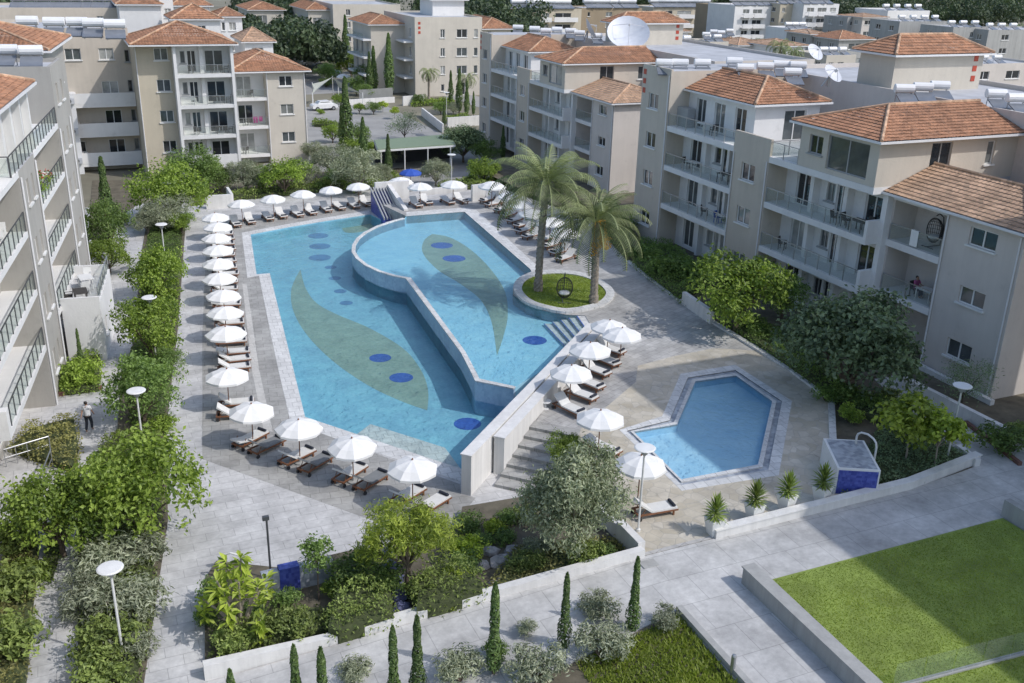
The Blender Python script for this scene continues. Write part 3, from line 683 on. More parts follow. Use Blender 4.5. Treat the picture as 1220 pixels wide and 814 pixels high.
# ---------- the left block (L), seen along its front ----------
FLL = [.35, 3.65, 6.8, 9.95, 13.05]
L = Bld('apartment_building', 'pale grey apartment block on the left edge, seen along its railed balconies', (-2.9, 55.1, 0), math.atan2(.9915, .13), group='apartment blocks with red roofs')
L.vol(-30, 0, 1.7, 12, -.2, 13.05, 'stone', dr(FLL[:4], [(-2.6, -1.2), (-6.4, -4.6), (-10.4, -8.8), (-15, -13.4), (-20, -18.4)]))
L.vol(0, 4.9, 0, 12, -.2, 13.05, 'stone', [('f', 1.5, 2.3, z+1.0, z+2.3) for z in FLL[:4]]+[('f', 3.2, 3.8, z+1.0, z+2.3) for z in FLL[:4]])
L.vol(4.9, 14.9, 1.7, 12, -.2, 13.05, 'stone', dr(FLL[:4], [(6.2, 7.8), (9.6, 11.2), (12.6, 14.0)]))
for z in FLL[1:]:
    xs = -30 if z > 8 else -10.4
    L.slab(xs, 0, 0, 1.72, z, .3); L.slab(4.9, 14.9, 0, 1.72, z, .3)
    if z < 13: L.rail((xs+.4, .06), (-.05, .06), z, kind='dark', step=1.1)
    L.rail((5, .06) if z < 13 else (-1.5, .06), (14.85, .06), z, kind='dark', step=1.1)
L.rail((-1.5, .1), (-1.5, 1.8), FLL[4], kind='dark')
L.vol(14.9, 20.3, 0, 12, -.2, 16.3, 'stone', [('f', 16.2, 17.0, z+1.0, z+2.3) for z in FLL]+[('f', 18.4, 19.2, z+1.0, z+2.3) for z in FLL])
L.parapet(14.9, 20.3, 0, 12, 16.3, .25, m='stone')
L.vol(20.3, 31, 1.2, 12, -.2, 16.9, 'stone', [('f', a, a+1.3, z+.95, z+2.25) for z in FLL for a in (22.2, 27.2)])
L.vol(-30, 8.2, .8, 10, 13.05, 16.2, 'white', [('f', a, a+1.5, 13.1, 15.4, 'door') for a in (-13, -9.5, -6, -2.4, .6, 3.3, 6.0)], top=None)
for a in (-.3, 2.4, 5.2, 7.85): L.box('white', a, a+.35, .4, .79, 13.06, 16.2)
L.roof(-30, 8.8, .02, 10.4, 16.4, 1.7, 'x', 'r')
L.roof(20.0, 31.5, .6, 12, 17.05, 1.7, 'x', 'lr')
# terrace annex over the garden path
L.vol(6.3, 13.1, -2.15, 0, -.2, 3.45, 'white', [('f', 7.6, 8.4, 1.2, 2.3)], top='deck')
L.box('white', 6.3, 6.45, -2.15, 0, 3.45, 4.1); L.box('white', 6.45, 13.1, -2.15, -2.0, 3.45, 3.75); L.box('white', 12.95, 13.1, -2.0, 0, 3.45, 4.1)
L.rail((6.5, -2.08), (13, -2.08), 3.75, .9, kind='glass', step=1.0)
for z in FLL[1:3]: L.box('white', -10.9, -10.4, 0, 1.7, z-.3, z+1.1)
for x_ in (.15, 4.75, 15.05, 20.15): L.pipe(x_, -.07, -.1, 12.7)
Lroot = L.done()
# ---------- the block at the back left (BL), facing the camera ----------
FB = [1.55, 4.75, 7.95, 11.15]
B = Bld('apartment_building', 'cream apartment block with white framed balcony tower behind the back left garden', (0, 110.9, 0), 0, group='apartment blocks with red roofs')
B.vol(10.4, 16.3, 1.7, 12, -.2, 14.1, 'white', dr(FB, [(11.1, 11.6, 1), (11.8, 12.7), (13.6, 15.5)]), top=None)
for z in FB:
    B.slab(10.55, 16.05, 0, 1.72, z, .38)
    if z > 2: B.rail((10.6, .06), (16.0, .06), z, .95)
B.box('white', 10.6, 16.0, .0, .15, 1.56, 2.6); B.box('white', 13.0, 13.4, 1.2, 1.7, -.2, 14.1)
B.box('white', 10.25, 10.55, -.05, 1.7, -.2, 14.1); B.box('white', 16.05, 16.35, -.05, 1.7, -.2, 14.1)
B.vol(6.6, 10.4, 1.5, 12, -.2, 14.1, 'yellow', [('f', 8.5, 9.9, z+1.3, z+2.55) for z in (11.15, 7.95, 4.75, 1.55)], top=None)
B.roof(6.1, 16.8, -.5, 10, 14.2, 1.9, 'x', 'lr')
B.vol(-16, 6.6, 8.6, 22, -.2, 14.9, 'beige', [('f', .0, 1.6, 11.9, 13.1), ('f', 3.4, 4.9, 11.9, 13.1), ('f', 3.3, 5.0, 7.43, 9.6, 'door')]+[('f', 3.3, 5.0, z+.03, z+2.3, 'door') for z in (1.0, 4.2)]+[('f', 6.0, 6.5, z+1, z+2.3, 'gwin') for z in (1.0, 4.2, 7.4, 10.6)]+[('f', -1, -.2, 4.6+1, 6.9), ('f', .2, .9, 2, 3.2)])
B.parapet(-16, 6.6, 8.6, 22, 14.9, .3, m='beige')
for z in (1.0, 4.2, 7.4):
    B.slab(.4, 6.55, 7.0, 8.6, z, .35)
    b = MB(); b.box(.4, 6.55, 6.98, 7.12, z+.001, z+1.15); b.box(.4, .55, 7.12, 8.6, z+.001, z+1.15); b.build('parapet', 'white', B.root)
B.box('white', -.6, .4, 6.6, 8.6, -.2, 8.6)
B.vol(16.9, 20.7, 8.0, 18, -.2, 10.5, 'white', [('f', 17.6, 19.3, z+.03, z+2.2, 'door') for z in (1.2, 4.45, 7.65)], top=None)
for z in (1.2, 4.45, 7.65):
    B.slab(16.4, 20.7, 6.4, 8.0, z, .36); B.rail((16.5, 6.46), (20.65, 6.46), z, .95)
B.vol(20.7, 25.2, 6.4, 18, -.2, 10.5, 'cream', [('f', 22.2, 23.7, z, z+1.15) for z in (2.45, 5.65, 8.85)]+[('r', 9, 10, z, z+1.15) for z in (2.45, 5.65, 8.85)], top=None)
B.roof(16.5, 25.8, 5.9, 18.4, 10.6, 1.7, 'y', 'lr')
B.pipe(6.7, 1.43, 0, 14); B.pipe(20.8, 6.33, 0, 10.4); B.pipe(25.1, 6.33, 0, 10.4)
Broot = B.done()
# ================================================================ far blocks and houses, roof gear
def HY(u, v, y):
    d = AR*((u-610)/F) - AU*((v-407)/F) + AF; t = y/d.y
    return d.x*t, HC+d.z*t
def fbox(name, label, uL, uR, vT, y, dep, m='cream', wins=(), roof=None, fh=3.0, cat='building', group=None, side=None, rows=None, z0=0, rm='tile', rise=None, bal=None):
    """a block whose front stands on the line y, from pixel uL to uR and up to vT; wins: (from, to) as fractions of the front"""
    xL, zt = HY(uL, vT, y); xR, zt2 = HY(uR, vT, y); zt = (zt+zt2)/2; w = xR-xL
    b = Bld(name, label, ((xL+xR)/2, y, 0), 0, cat, group)
    n = rows or max(1, int(zt/fh)); tops = [zt-fh*(k+1)+.1 for k in range(n)]
    W = [('f', -w/2+w*a, -w/2+w*c, z+.9, z+2.1) for z in tops for a, c in wins]
    side = side or ([(.18, .32), (.62, .78)] if m not in ('white', 'tan', 'beige') else None)
    if side: W += [('l', dep*a, dep*c, z+.9, z+2.1) for z in tops for a, c in side]
    rf = roof is not None
    b.vol(-w/2, w/2, 0, dep, z0, zt, m, W, top=None if rf else 'flat_roof')
    if rf: b.roof(-w/2-.4, w/2+.4, -.4, dep+.4, zt+.05, rise or min(w, dep)*.16, roof, 'lr', m=rm, row=.6, per=.6)
    else: b.parapet(-w/2, w/2, 0, dep, zt, .3, m=m)
    for z in tops:
        for a, c in (bal or ()):
            b.slab(-w/2+w*a, -w/2+w*c, -1.3, .0, z, .25); q = MB(); q.box(-w/2+w*a, -w/2+w*c, -1.3, -1.18, z+.001, z+.95); q.build('parapet', 'white', b.root)
    return b, (-w/2, w/2, zt)
G1 = 'apartment blocks in the middle distance'; G2 = 'white houses among the roofs behind'
# C: the big block behind the car park
C = Bld('apartment_building', 'pale cream block behind the car park with three columns of small windows', (55, 167, 0), 0, group=G1)
C.vol(0, 12.3, 0, 18, -.2, 12.9, 'cream', [('f', a, c, z, z+1.4) for z in (3.7, 6.7, 9.8) for a, c in ((4.6, 5.4), (7.6, 9.5), (10.8, 11.5))]+[('f', 4.7, 5.3, .8, 2), ('f', 7.8, 9.2, .1, 2.2, 'door')]+[('l', 2, 3, z, z+1.5) for z in (3.7, 6.7, 9.8)])
C.parapet(0, 12.3, 0, 18, 12.9, .3, m='cream'); C.tiles((.6, 0, 12.0), 'y')
C.vol(12.3, 18, .5, 14, -.2, 11.2, 'cream', [('f', 13.6, 14.3, z, z+1.4) for z in (3.7, 6.7, 9.4)], top=None); C.roof(12.3, 18.6, 0, 14.5, 11.25, 1.6, 'y')
C.vol(-6, 0, 6, 18, -.2, 11.6, 'cream', [('l', a, a+1.4, z, z+2.2, 'door') for z in (.3, 3.3, 6.3) for a in (7.5, 11, 14.5)], top=None); C.roof(-6.6, .0, 5.4, 18.6, 11.65, 1.4, 'y')
for z in (3.2, 6.2, 9.2): C.slab(-7.4, -6, 6, 17, z, .3); C.rail((-7.35, 6.1), (-7.35, 16.9), z, .95, step=2); C.slab(-1.6, 0, 1.2, 6, z, .3)
C.vol(6.0, 12, 8, 15, 12.9, 15.6, 'white', [], top=None); C.roof(5.4, 12.6, 7.4, 15.6, 15.65, 1.2, 'x')
C.done()
D = Bld('apartment_building', 'distant balconied block beyond the cypress trees at the edge of the wood', (57, 232, 0), 0, group=G1)
D.vol(0, 16, 0, 20, -.2, 11.5, 'cream', [('f', 3, 4, z, z+1.3) for z in (3.7, 6.7, 9.4)], top='flat_roof'); D.parapet(0, 16, 0, 20, 11.5, .3, m='cream')
D.vol(-5, 0, 3, 20, -.2, 10.4, 'cream', [('l', a, a+1.6, z, z+2.2, 'door') for z in (.3, 3.3, 6.6) for a in (5, 10, 15)]+[('f', -4, -2, z, z+2.1, 'door') for z in (.3, 3.3, 6.6)], top=None); D.roof(-5.6, .0, 2.4, 20.4, 10.45, 1.5, 'y')
for z in (3.2, 6.4): D.slab(-6.3, -5, 3, 19, z, .35); D.rail((-6.25, 3), (-6.25, 19), z, .95, step=3); D.slab(-5, 0, 1.6, 3, z, .35); D.rail((-5, 1.65), (0, 1.65), z, .95, step=2)
D.vol(-16, -8, 16, 32, -.2, 9.6, 'cream', [('l', a, a+1.6, z, z+2.2, 'door') for z in (.3, 3.3, 6.3) for a in (18, 23, 28)]+[('f', -14, -12, z, z+2.1, 'door') for z in (.3, 3.3, 6.3)], top=None); D.roof(-16.5, -7.5, 15.5, 32.5, 9.65, 1.6, 'y')
for z in (3.2, 6.2): D.slab(-15, -8.5, 14.6, 16, z, .35)
D.done()
# behind BL
HB = []
def put(*a, **k):
    b, e = fbox(*a, **k); HB.append(b); return b, e
b, e = put('apartment_building', 'long flat roofed block behind the back left block with a row of water heaters', -60, 141, 12, 156, 12, 'beige', [(.86, .9)], group=G1); b.done()
b, e = put('stair_tower', 'white rendered tower with tiled roof rising behind the back left block', 141, 191, 5.5, 150, 9, 'white', [], roof='x', group=G1, rise=1.5); b.done()
b, e = put('house', 'white house wall with one dark window beside the tiled tower', 190, 206, 3, 152, 8, 'white', [(.3, .8)], group=G2, rows=1); b.done()
b, e = put('house', 'white house with long tiled roof right behind the balcony tower', 206, 262, 23, 142, 7, 'white', [(.2, .4), (.5, .68)], roof='x', group=G2, rise=1.7); b.done()
b, e = put('house', 'higher white house under the wood with a tiled roof at the top edge', 207, 250, 7, 165, 9, 'white', [(.6, .8)], roof='x', group=G2, rise=1.8); b.done()
b, e = put('house', 'small white house with two windows against the dark wood', 262, 288, 20, 160, 8, 'white', [(.05, .2), (.38, .7)], roof='x', group=G2, rise=1.1); b.done()
b, e = put('house', 'white house with pale hipped roof left of the tree wood', 291, 325, 50, 148, 9, 'white', [(.25, .65)], roof='x', group=G2, rise=1.6, rm='tile_pale'); b.done()
# right background
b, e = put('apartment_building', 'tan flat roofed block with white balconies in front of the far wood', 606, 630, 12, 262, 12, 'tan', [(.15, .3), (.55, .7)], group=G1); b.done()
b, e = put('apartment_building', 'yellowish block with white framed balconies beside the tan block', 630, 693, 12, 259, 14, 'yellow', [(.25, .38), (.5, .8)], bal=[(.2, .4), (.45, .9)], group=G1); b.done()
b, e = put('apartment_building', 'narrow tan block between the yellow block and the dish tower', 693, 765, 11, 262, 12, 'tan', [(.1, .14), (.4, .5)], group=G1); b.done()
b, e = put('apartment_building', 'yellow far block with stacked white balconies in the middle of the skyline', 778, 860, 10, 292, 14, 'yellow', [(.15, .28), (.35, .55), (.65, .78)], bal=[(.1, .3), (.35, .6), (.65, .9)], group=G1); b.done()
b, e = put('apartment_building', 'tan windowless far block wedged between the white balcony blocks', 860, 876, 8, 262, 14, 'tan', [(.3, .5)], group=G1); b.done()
b, e = put('apartment_building', 'white far block with three balcony bays and an arched stair', 876, 930, 8, 255, 14, 'white', [(.18, .32), (.4, .6), (.8, .9)], bal=[(.15, .35), (.38, .65)], group=G1); b.done()
b, e = put('apartment_building', 'ochre plain far wall right of the white balcony block', 930, 958, 6, 251, 12, 'yellow', [(.1, .2), (.85, .95)], group=G1); b.done()
b, e = put('apartment_building', 'white framed block with balconies at the right end of the far row', 958, 1000, 6, 246, 12, 'white', [(.1, .3), (.4, .65), (.75, .92)], bal=[(.08, .32), (.36, .7)], group=G1); b.done()
b, e = put('house', 'white garden house with three square red tiles, behind the palm roof', 771, 838, 54, 142, 10, 'white', [], group=G2); b.tiles((e[1]-.9, 0, e[2]-.5), 'y'); b.done()
b, e = put('house', 'small white gabled house with a round window pair behind the dish', 778, 820, 38, 176, 8, 'white', [(.2, .3), (.42, .6), (.75, .85)], roof='x', group=G2, rm='tile_pale'); b.done()
b, e = put('house', 'white house with wide ochre tiled roof among the garden palms', 868, 902, 58, 165, 9, 'yellow', [], roof='x', group=G2, rm='tile_pale', rise=1.7); b.done()
b, e = put('house', 'cream arched house left of the tall garden palm', 846, 868, 52, 150, 7, 'cream', [(.35, .6)], group=G2); b.done()
b, e = put('house', 'white arched house behind the water heaters', 880, 914, 54, 148, 8, 'white', [(.2, .4), (.65, .85)], roof='x', group=G2, rm='tile_pale', rise=.9); b.done()
b, e = put('house', 'white house with a low arch right of the tall garden palm', 922, 960, 55, 142, 8, 'white', [(.2, .4), (.55, .85)], roof='x', group=G2, rm='tile_pale', rise=.8); b.done()
b, e = put('house', 'flat white house full of roof gear left of the ochre gable', 942, 966, 36, 190, 9, 'white', [(.2, .5)], group=G2); b.done()
b, e = put('house', 'grey house with a bright ochre roof in the crowded roofs', 966, 985, 41, 176, 8, 'concrete', [(.3, .6)], roof='x', group=G2, rm='tile_pale'); b.done()
b, e = put('house', 'grey house with dark red hipped roof left of the tiled lift tower', 1000, 1040, 47, 168, 9, 'concrete', [(.3, .7)], roof='x', group=G2); b.done()
b, e = put('house', 'low cream house with a row of dark gear just behind the parapet', 985, 1020, 68, 128, 8, 'cream', [(.1, .25), (.4, .6)], group=G2); b.done()
b, e = put('house', 'grey gabled house under the wood with an arched front', 1010, 1030, 22, 232, 10, 'concrete', [(.2, .7)], group=G2); b.done()
b, e = put('house', 'pale house with round arch below the far wood', 1028, 1058, 21, 228, 10, 'grey', [(.1, .4), (.6, .8)], roof='x', group=G2, rm='tile_pale', rise=.8); b.done()
b, e = put('apartment_building', 'long white block with parapet at the foot of the dark wood', 1058, 1108, 14, 236, 14, 'white', [], group=G2); b.done()
b, e = put('house', 'grey house with small terraces behind the tiled lift tower', 1072, 1128, 27, 190, 10, 'concrete', [(.45, .6), (.7, .8), (.88, .96)], group=G2); b.done()
b, e = put('house', 'low grey green block on the right below the wood', 1136, 1178, 34, 176, 10, 'concrete', [(.5, .6)], group=G2); b.done()
b, e = put('house', 'grey block with white attic at the right edge below the wood', 1178, 1260, 37, 172, 10, 'concrete', [(.2, .3)], group=G2); b.done()
b, e = put('house', 'grey house with canopies right of the tiled lift tower', 1160, 1240, 78, 112, 9, 'grey', [(.1, .25), (.5, .7)], group=G2); b.done()
# tall block outside the picture on the right: it throws the shade over the small pool and the lawn
T = Bld('apartment_building', 'tall cream apartment block to the right of the large lawn, outside the picture', (45.2, 28.3, 1.15), -pi/2, group='apartment blocks with red roofs')
T.vol(0, 34, 0, 9.3, -1, 25.4, 'cream', [('f', a, a+1.6, z+.9, z+2.2) for z in (3.5, 6.7, 9.9, 13.1, 16.3, 19.5, 22) for a in (4, 12, 20, 28)]); T.parapet(0, 34, 0, 9.3, 25.4, .5, m='cream'); T.done()
# ---------- solar water heaters ----------
def heater_root():
    t = thing('water_heater', 'white roof water heater', 'water heater', group='solar water heaters on the roofs')
    b = MB(); b.tube([(-.68, .35, .98), (-.65, .35, .98), (.65, .35, .98), (.68, .35, .98)], [.2, .3, .3, .2], 12); b.build('tank', 'tank', t, smooth=False)
    b = MB()
    for x in (-.5, .5):
        b.tube([(x, .35, .75), (x, .45, 0)], .03, 5); b.tube([(x, .3, .7), (x, -1.0, .08)], .025, 5); b.tube([(x, -1.0, .08), (x, .45, .03)], .025, 5)
    b.build('stand', 'steel', t)
    b = MB(); b.add([(-.62, -1.1, .12), (.62, -1.1, .12), (.62, .12, .56), (-.62, .12, .56), (-.62, -1.13, .2), (.62, -1.13, .2), (.62, .09, .64), (-.62, .09, .64)], [(4, 5, 6, 7), (0, 3, 2, 1), (0, 1, 5, 4), (1, 2, 6, 5), (2, 3, 7, 6), (3, 0, 4, 7)])
    b.build('collector', 'collector', t)
    return t
HP = Proto(heater_root())
def heaters(px, z, where, rz=-.25, sc=1.0, jit=True):
    n = len(px)
    for i, (u, v) in enumerate(px):
        p = G(u, v, z+1.05*sc); r = rz + RNG.uniform(-.08, .08)
        nm = f'solar water heater, {ORD[i]} from the left {where}' if n > 1 else f'solar water heater {where}'
        HP.put((p.x, p.y, z), r, nm, 'solar water heaters on the roofs', sc)
heaters([(792, 74), (811, 74), (838, 74)], 14.9, 'above the left end of the right block', -.4)
heaters([(876, 72), (889, 80), (913, 78), (932, 76), (946, 85), (952, 77)], 14.9, 'in the roof cluster of the right block', -.4)
heaters([(1080, 105), (1102, 103), (1122, 101)], 14.9, 'below the tiled lift tower', -.4)
heaters([(1190, 111), (1215, 116)], 14.9, 'near the right edge of the picture', -.4)
heaters([(617, 32), (637, 33.5), (650.5, 36), (664, 34.4), (680, 36), (690.5, 38.7), (711.5, 42)], 13.9, 'on the date palm block', -.4)
heaters([(5, 58), (36, 59)], 16.35, 'on the roof step of the left block', -.1, 1.05)
heaters([(31, 23.6), (63, 25), (90.5, 25), (110, 26), (136, 27.5)], 14.95, 'along the front of the back left flat roof', -.1, 1.5)
def onroof(pxu, y, vt, where, dy=2.0, sc=1.5):
    for i, u in enumerate(pxu):
        x, z = HY(u, vt, y); HP.put((x, y+dy, z), RNG.uniform(-.2, .1), f'distant water heater, {ORD[i]} from the left {where}', 'solar water heaters on the roofs', sc)
onroof([22, 35, 52, 68, 79, 90, 102, 118, 131], 156, 12, 'on the long roof at the top left')
onroof([619, 628], 262, 12, 'on the tan block', 2, 2.2); onroof([638, 648, 660, 669, 679], 259, 12, 'on the yellowish block', 2, 2.2)
onroof([705, 715, 725, 736, 747, 757], 262, 11, 'left of the dish tower', 2, 2.2)
onroof([783, 791, 799, 807, 815, 823, 831, 839, 846], 292, 10, 'on the yellow skyline block', 2, 2.4)
onroof([880, 889, 898, 907, 916, 925], 255, 8, 'on the white skyline block', 2, 2.0); onroof([935, 944, 953], 251, 6, 'on the ochre wall block', 2, 2); onroof([962, 971, 980, 989], 246, 6, 'on the right end of the far row', 2, 2)
onroof([1062, 1075, 1088, 1100], 236, 14, 'on the long white block under the wood', 2, 1.6); onroof([1080, 1094, 1107, 1120], 190, 27, 'on the grey terraced house', 1.5, 1.3); onroof([1140, 1154, 1168], 176, 34, 'on the low grey green block', 1.5, 1.3); onroof([1186, 1200, 1214], 172, 37, 'on the grey block at the right edge', 1.5, 1.3); onroof([945, 953, 961], 190, 36, 'on the flat white house', 1.5, 1.3); onroof([989, 1000, 1012], 128, 68, 'on the low cream house', 1.5, 1.1); onroof([1168, 1183, 1198], 112, 78, 'on the house with canopies', 1.5, 1.1); onroof([778, 800, 825], 142, 54, 'on the white garden house', 1.5, 1.1); onroof([849, 861], 150, 52, 'on the cream arched house', 1.5, 1.1)
heaters([(842, 40), (851, 37), (860, 38), (870, 36)], 10.5, 'in the crowd of gear above the palm houses', -.3)
# ---------- dishes ----------
def dish(u, v, z, r, rz, tilt, label):
    p = G(u, v, z); t = thing('satellite_dish', label, 'satellite dish', (p.x, p.y, z-r*1.05), rz, 'satellite dishes')
    b = MB(); k = 24; rings = 5; vs = [(0, 0, 0)]; fs = []
    for i in range(1, rings+1):
        q = i/rings
        vs += [(r*q*cos(2*pi*j/k), r*q*sin(2*pi*j/k), .32*r*q*q) for j in range(k)]
    fs += [(0, 1+j, 1+(j+1) % k) for j in range(k)]
    for i in range(rings-1):
        for j in range(k): fs.append((1+i*k+j, 1+(i+1)*k+j, 1+(i+1)*k+(j+1) % k, 1+i*k+(j+1) % k))
    b.add(vs, fs); o = b.build('reflector', 'dish', t, (0, 0, r*1.05), smooth=True); o.rotation_euler = (tilt, 0, 0)
    b = MB(); b.tube([(0, .1, 0), (0, .1, r*1.0)], .09, 8); b.tube([(-r*.4, .5, 0), (0, .12, r)], .04, 6); b.tube([(r*.4, .5, 0), (0, .12, r)], .04, 6); b.build('mast', 'steel', t)
    b = MB(); R3 = Matrix.Rotation(tilt, 3, 'X'); f = R3 @ Vector((0, 0, r*.85))+Vector((0, 0, r*1.05))
    for j in range(3):
        a = R3 @ Vector((r*.85*cos(2*pi*j/3+.5), r*.85*sin(2*pi*j/3+.5), .25*r))+Vector((0, 0, r*1.05)); b.tube([a, f], .025, 5)
    b.tube([f, f+R3 @ Vector((0, 0, -.25))], .1, 8); b.build('feed', 'tank_grey', t)
    return t
dish(748, 44, 15.3, 2.4, -.45, rad(43), 'very large pale satellite dish on the roof by the tiled tower')
dish(701, 36, 15.6, 1.3, 1.2, rad(60), 'bluish satellite dish seen edge on, left of the very large dish')
dish(969, 64, 12.8, 1.2, .2, rad(50), 'grey satellite dish among the crowded white houses')
dish(990, 90, 16.0, .8, .3, rad(45), 'small grey satellite dish standing on the flat roof by the railing')
# ================================================================ plants
def rdir(r):
    z = r.uniform(-1, 1); a = r.uniform(0, 2*pi); q = math.sqrt(1-z*z); return Vector((q*cos(a), q*sin(a), z))
def leaf(mb, p, n, l, w, r, tone):
    a = n.orthogonal().normalized(); b = n.cross(a); t = r.uniform(0, 2*pi); d = a*cos(t)+b*sin(t); e = n.cross(d)
    k = len(mb.v); q = n*(l*.12)
    mb.v += [tuple(p-d*l*.5), tuple(p+e*w*.5+q), tuple(p+d*l*.5), tuple(p-e*w*.5+q)]
    mb.f.append((k, k+1, k+2, k+3)); mb.mi.append(0); mb.tone.append(tone)
def blob(mb, c, rad, clumps, per, l, w, r, cs=.28, tone=.5, low=-.45, up=.5):
    """leaf clumps spread through one lobe of a crown"""
    c = Vector(c); R3 = Vector(rad)
    for i in range(clumps):
        d = rdir(r)
        if d.z < low: d.z = -d.z*.5; d.normalize()
        f = r.uniform(.45, 1.0)**.6
        p = c+Vector((d.x*R3.x, d.y*R3.y, d.z*R3.z))*f; ct = min(1, max(0, tone+r.gauss(0, .3)))
        for j in range(per):
            o = Vector((r.gauss(0, cs), r.gauss(0, cs), r.gauss(0, cs*.7)))*min(R3)
            n = (d*.5+rdir(r)*.75+Vector((0, 0, up))).normalized()
            leaf(mb, p+o, n, l*r.uniform(.7, 1.3), w*r.uniform(.7, 1.2), r, min(1, max(0, ct+r.gauss(0, .16))))
def limbs(mb, h0, pts, r0, r, lean=.0):
    mb.tube([(0, 0, -.15), (lean*.3, 0, h0*.5), (lean, .04, h0)], [r0*1.25, r0, r0*.8], 7)
    for p in pts:
        p = Vector(p); m = Vector((lean, 0, h0)).lerp(p, .5)+Vector((r.uniform(-.1, .1), r.uniform(-.1, .1), .12))
        mb.tube([(lean, .04, h0-.1), m, p], [r0*.6, r0*.4, r0*.15], 5)
def tree(kind, seed, R=2.3, H=2.1, flat=.8, lobes=9, clumps=34, per=16, l=.21, w=.125, leafm='lf_bright', bark='bark', trunk=.13, cs=.2, name='broadleaf_tree', gap=.62):
    r = random.Random(seed); t = thing(name, 'tree', 'tree'); cr = MB(); tops = []
    for i in range(lobes):
        a = 2*pi*i/lobes+r.uniform(-.4, .4); q = R*gap*r.uniform(.7, 1.05) if i else 0
        zz = H+R*flat*(r.uniform(-.42, .42) if i else .35)
        c = Vector((q*cos(a), q*sin(a), zz)); s = R*r.uniform(.40, .58); tops.append(c)
        blob(cr, c, (s, s, s*.85), clumps, per, l, w, r, cs=cs, tone=r.uniform(.35, .65))
    tr = MB(); limbs(tr, max(.5, H-R*.65), tops, trunk, r)
    tr.build('trunk', bark, t); cr.build('crown', leafm, t)
    t['_H'] = H; t['_R'] = R
    return t
def shrub(seed, R=1.0, H=.6, leafm='lf_hedge', l=.17, w=.09, lobes=6, clumps=18, per=14, name='garden_shrub'):
    r = random.Random(seed); t = thing(name, 'shrub', 'shrub'); cr = MB(); st = MB()
    for i in range(lobes):
        a = 2*pi*i/lobes; q = R*.5 if i else 0; c = Vector((q*cos(a), q*sin(a), H*r.uniform(.8, 1.2))); s = R*r.uniform(.45, .62)
        blob(cr, c, (s, s, s*.85), clumps, per, l, w, r, cs=.24, tone=r.uniform(.3, .7), low=-.8)
        st.tube([(0, 0, -.1), c*.6, c], [.05, .03, .012], 4)
    st.build('stems', 'bark', t); cr.build('foliage', leafm, t); t['_H'] = H; t['_R'] = R
    return t
def cypress(seed, H=6.0, R=.55, n=1500, leafm='lf_cyp', l=.26):
    r = random.Random(seed); t = thing('cypress_tree', 'cypress', 'tree'); cr = MB()
    for i in range(n):
        z = H*r.uniform(.04, 1)**.8; f = z/H; rr = R*(min(1, f*6)*(1-f)**.55*1.12+.03)*(1+.18*sin(9*f+seed)+.1*sin(23*f)); a = r.uniform(0, 2*pi); q = rr*math.sqrt(r.uniform(.25, 1))
        leaf(cr, Vector((q*cos(a), q*sin(a), z)), Vector((cos(a), sin(a), .25+r.uniform(-.3, .3))).normalized(), l*r.uniform(.7, 1.4), l*.5, r, min(1, max(0, r.gauss(.45, .25))))
    tr = MB(); tr.tube([(0, 0, -.1), (0, 0, H*.4), (0, 0, H*.92)], [.09, .06, .01], 6); tr.build('trunk', 'bark', t); cr.build('crown', leafm, t)
    t['_H'] = 0; t['_R'] = R; return t
def frond(mb, o, az, el, L, r, droop=1.0, lw=.045, ll=.66, tone=.5, n=28):
    """one feather leaf: a bowed rib with leaflets on both sides"""
    o = Vector(o); p = o.copy(); hd = Vector((cos(az), sin(az), 0)); st = L/n; pts = [p.copy()]; e = el
    for i in range(n):
        e -= droop*.085*(.45+1.3*i/n); p = p+(hd*cos(e)+Vector((0, 0, sin(e))))*st; pts.append(p.copy())
    side = Vector((-hd.y, hd.x, 0))
    for i in range(3, n):
        t = (pts[i+1]-pts[i]).normalized(); nn = side.cross(t); f = i/n; q = ll*(.35+.65*sin(pi*min(1, f*1.02+.08)))*L/3.4
        for s in (-1, 1):
            d = (side*s*.85+t*.55+nn*.5+Vector((0, 0, -.12*r.random()))).normalized(); a = pts[i]; b = a+d*q; ww = t*lw*L/3.4
            k = len(mb.v); mb.v += [tuple(a-ww*.5), tuple(a+ww), tuple(b+ww*.2), tuple(b-ww*.1)]; mb.f.append((k, k+1, k+2, k+3)); mb.mi.append(0); mb.tone.append(min(1, max(0, tone+r.gauss(0, .14))))
    for i in range(0, n, 2):
        t = side*.03; k = len(mb.v); j = min(n, i+2); mb.v += [tuple(pts[i]-t), tuple(pts[i]+t), tuple(pts[j]+t), tuple(pts[j]-t)]; mb.f.append((k, k+1, k+2, k+3)); mb.mi.append(0); mb.tone.append(.95)
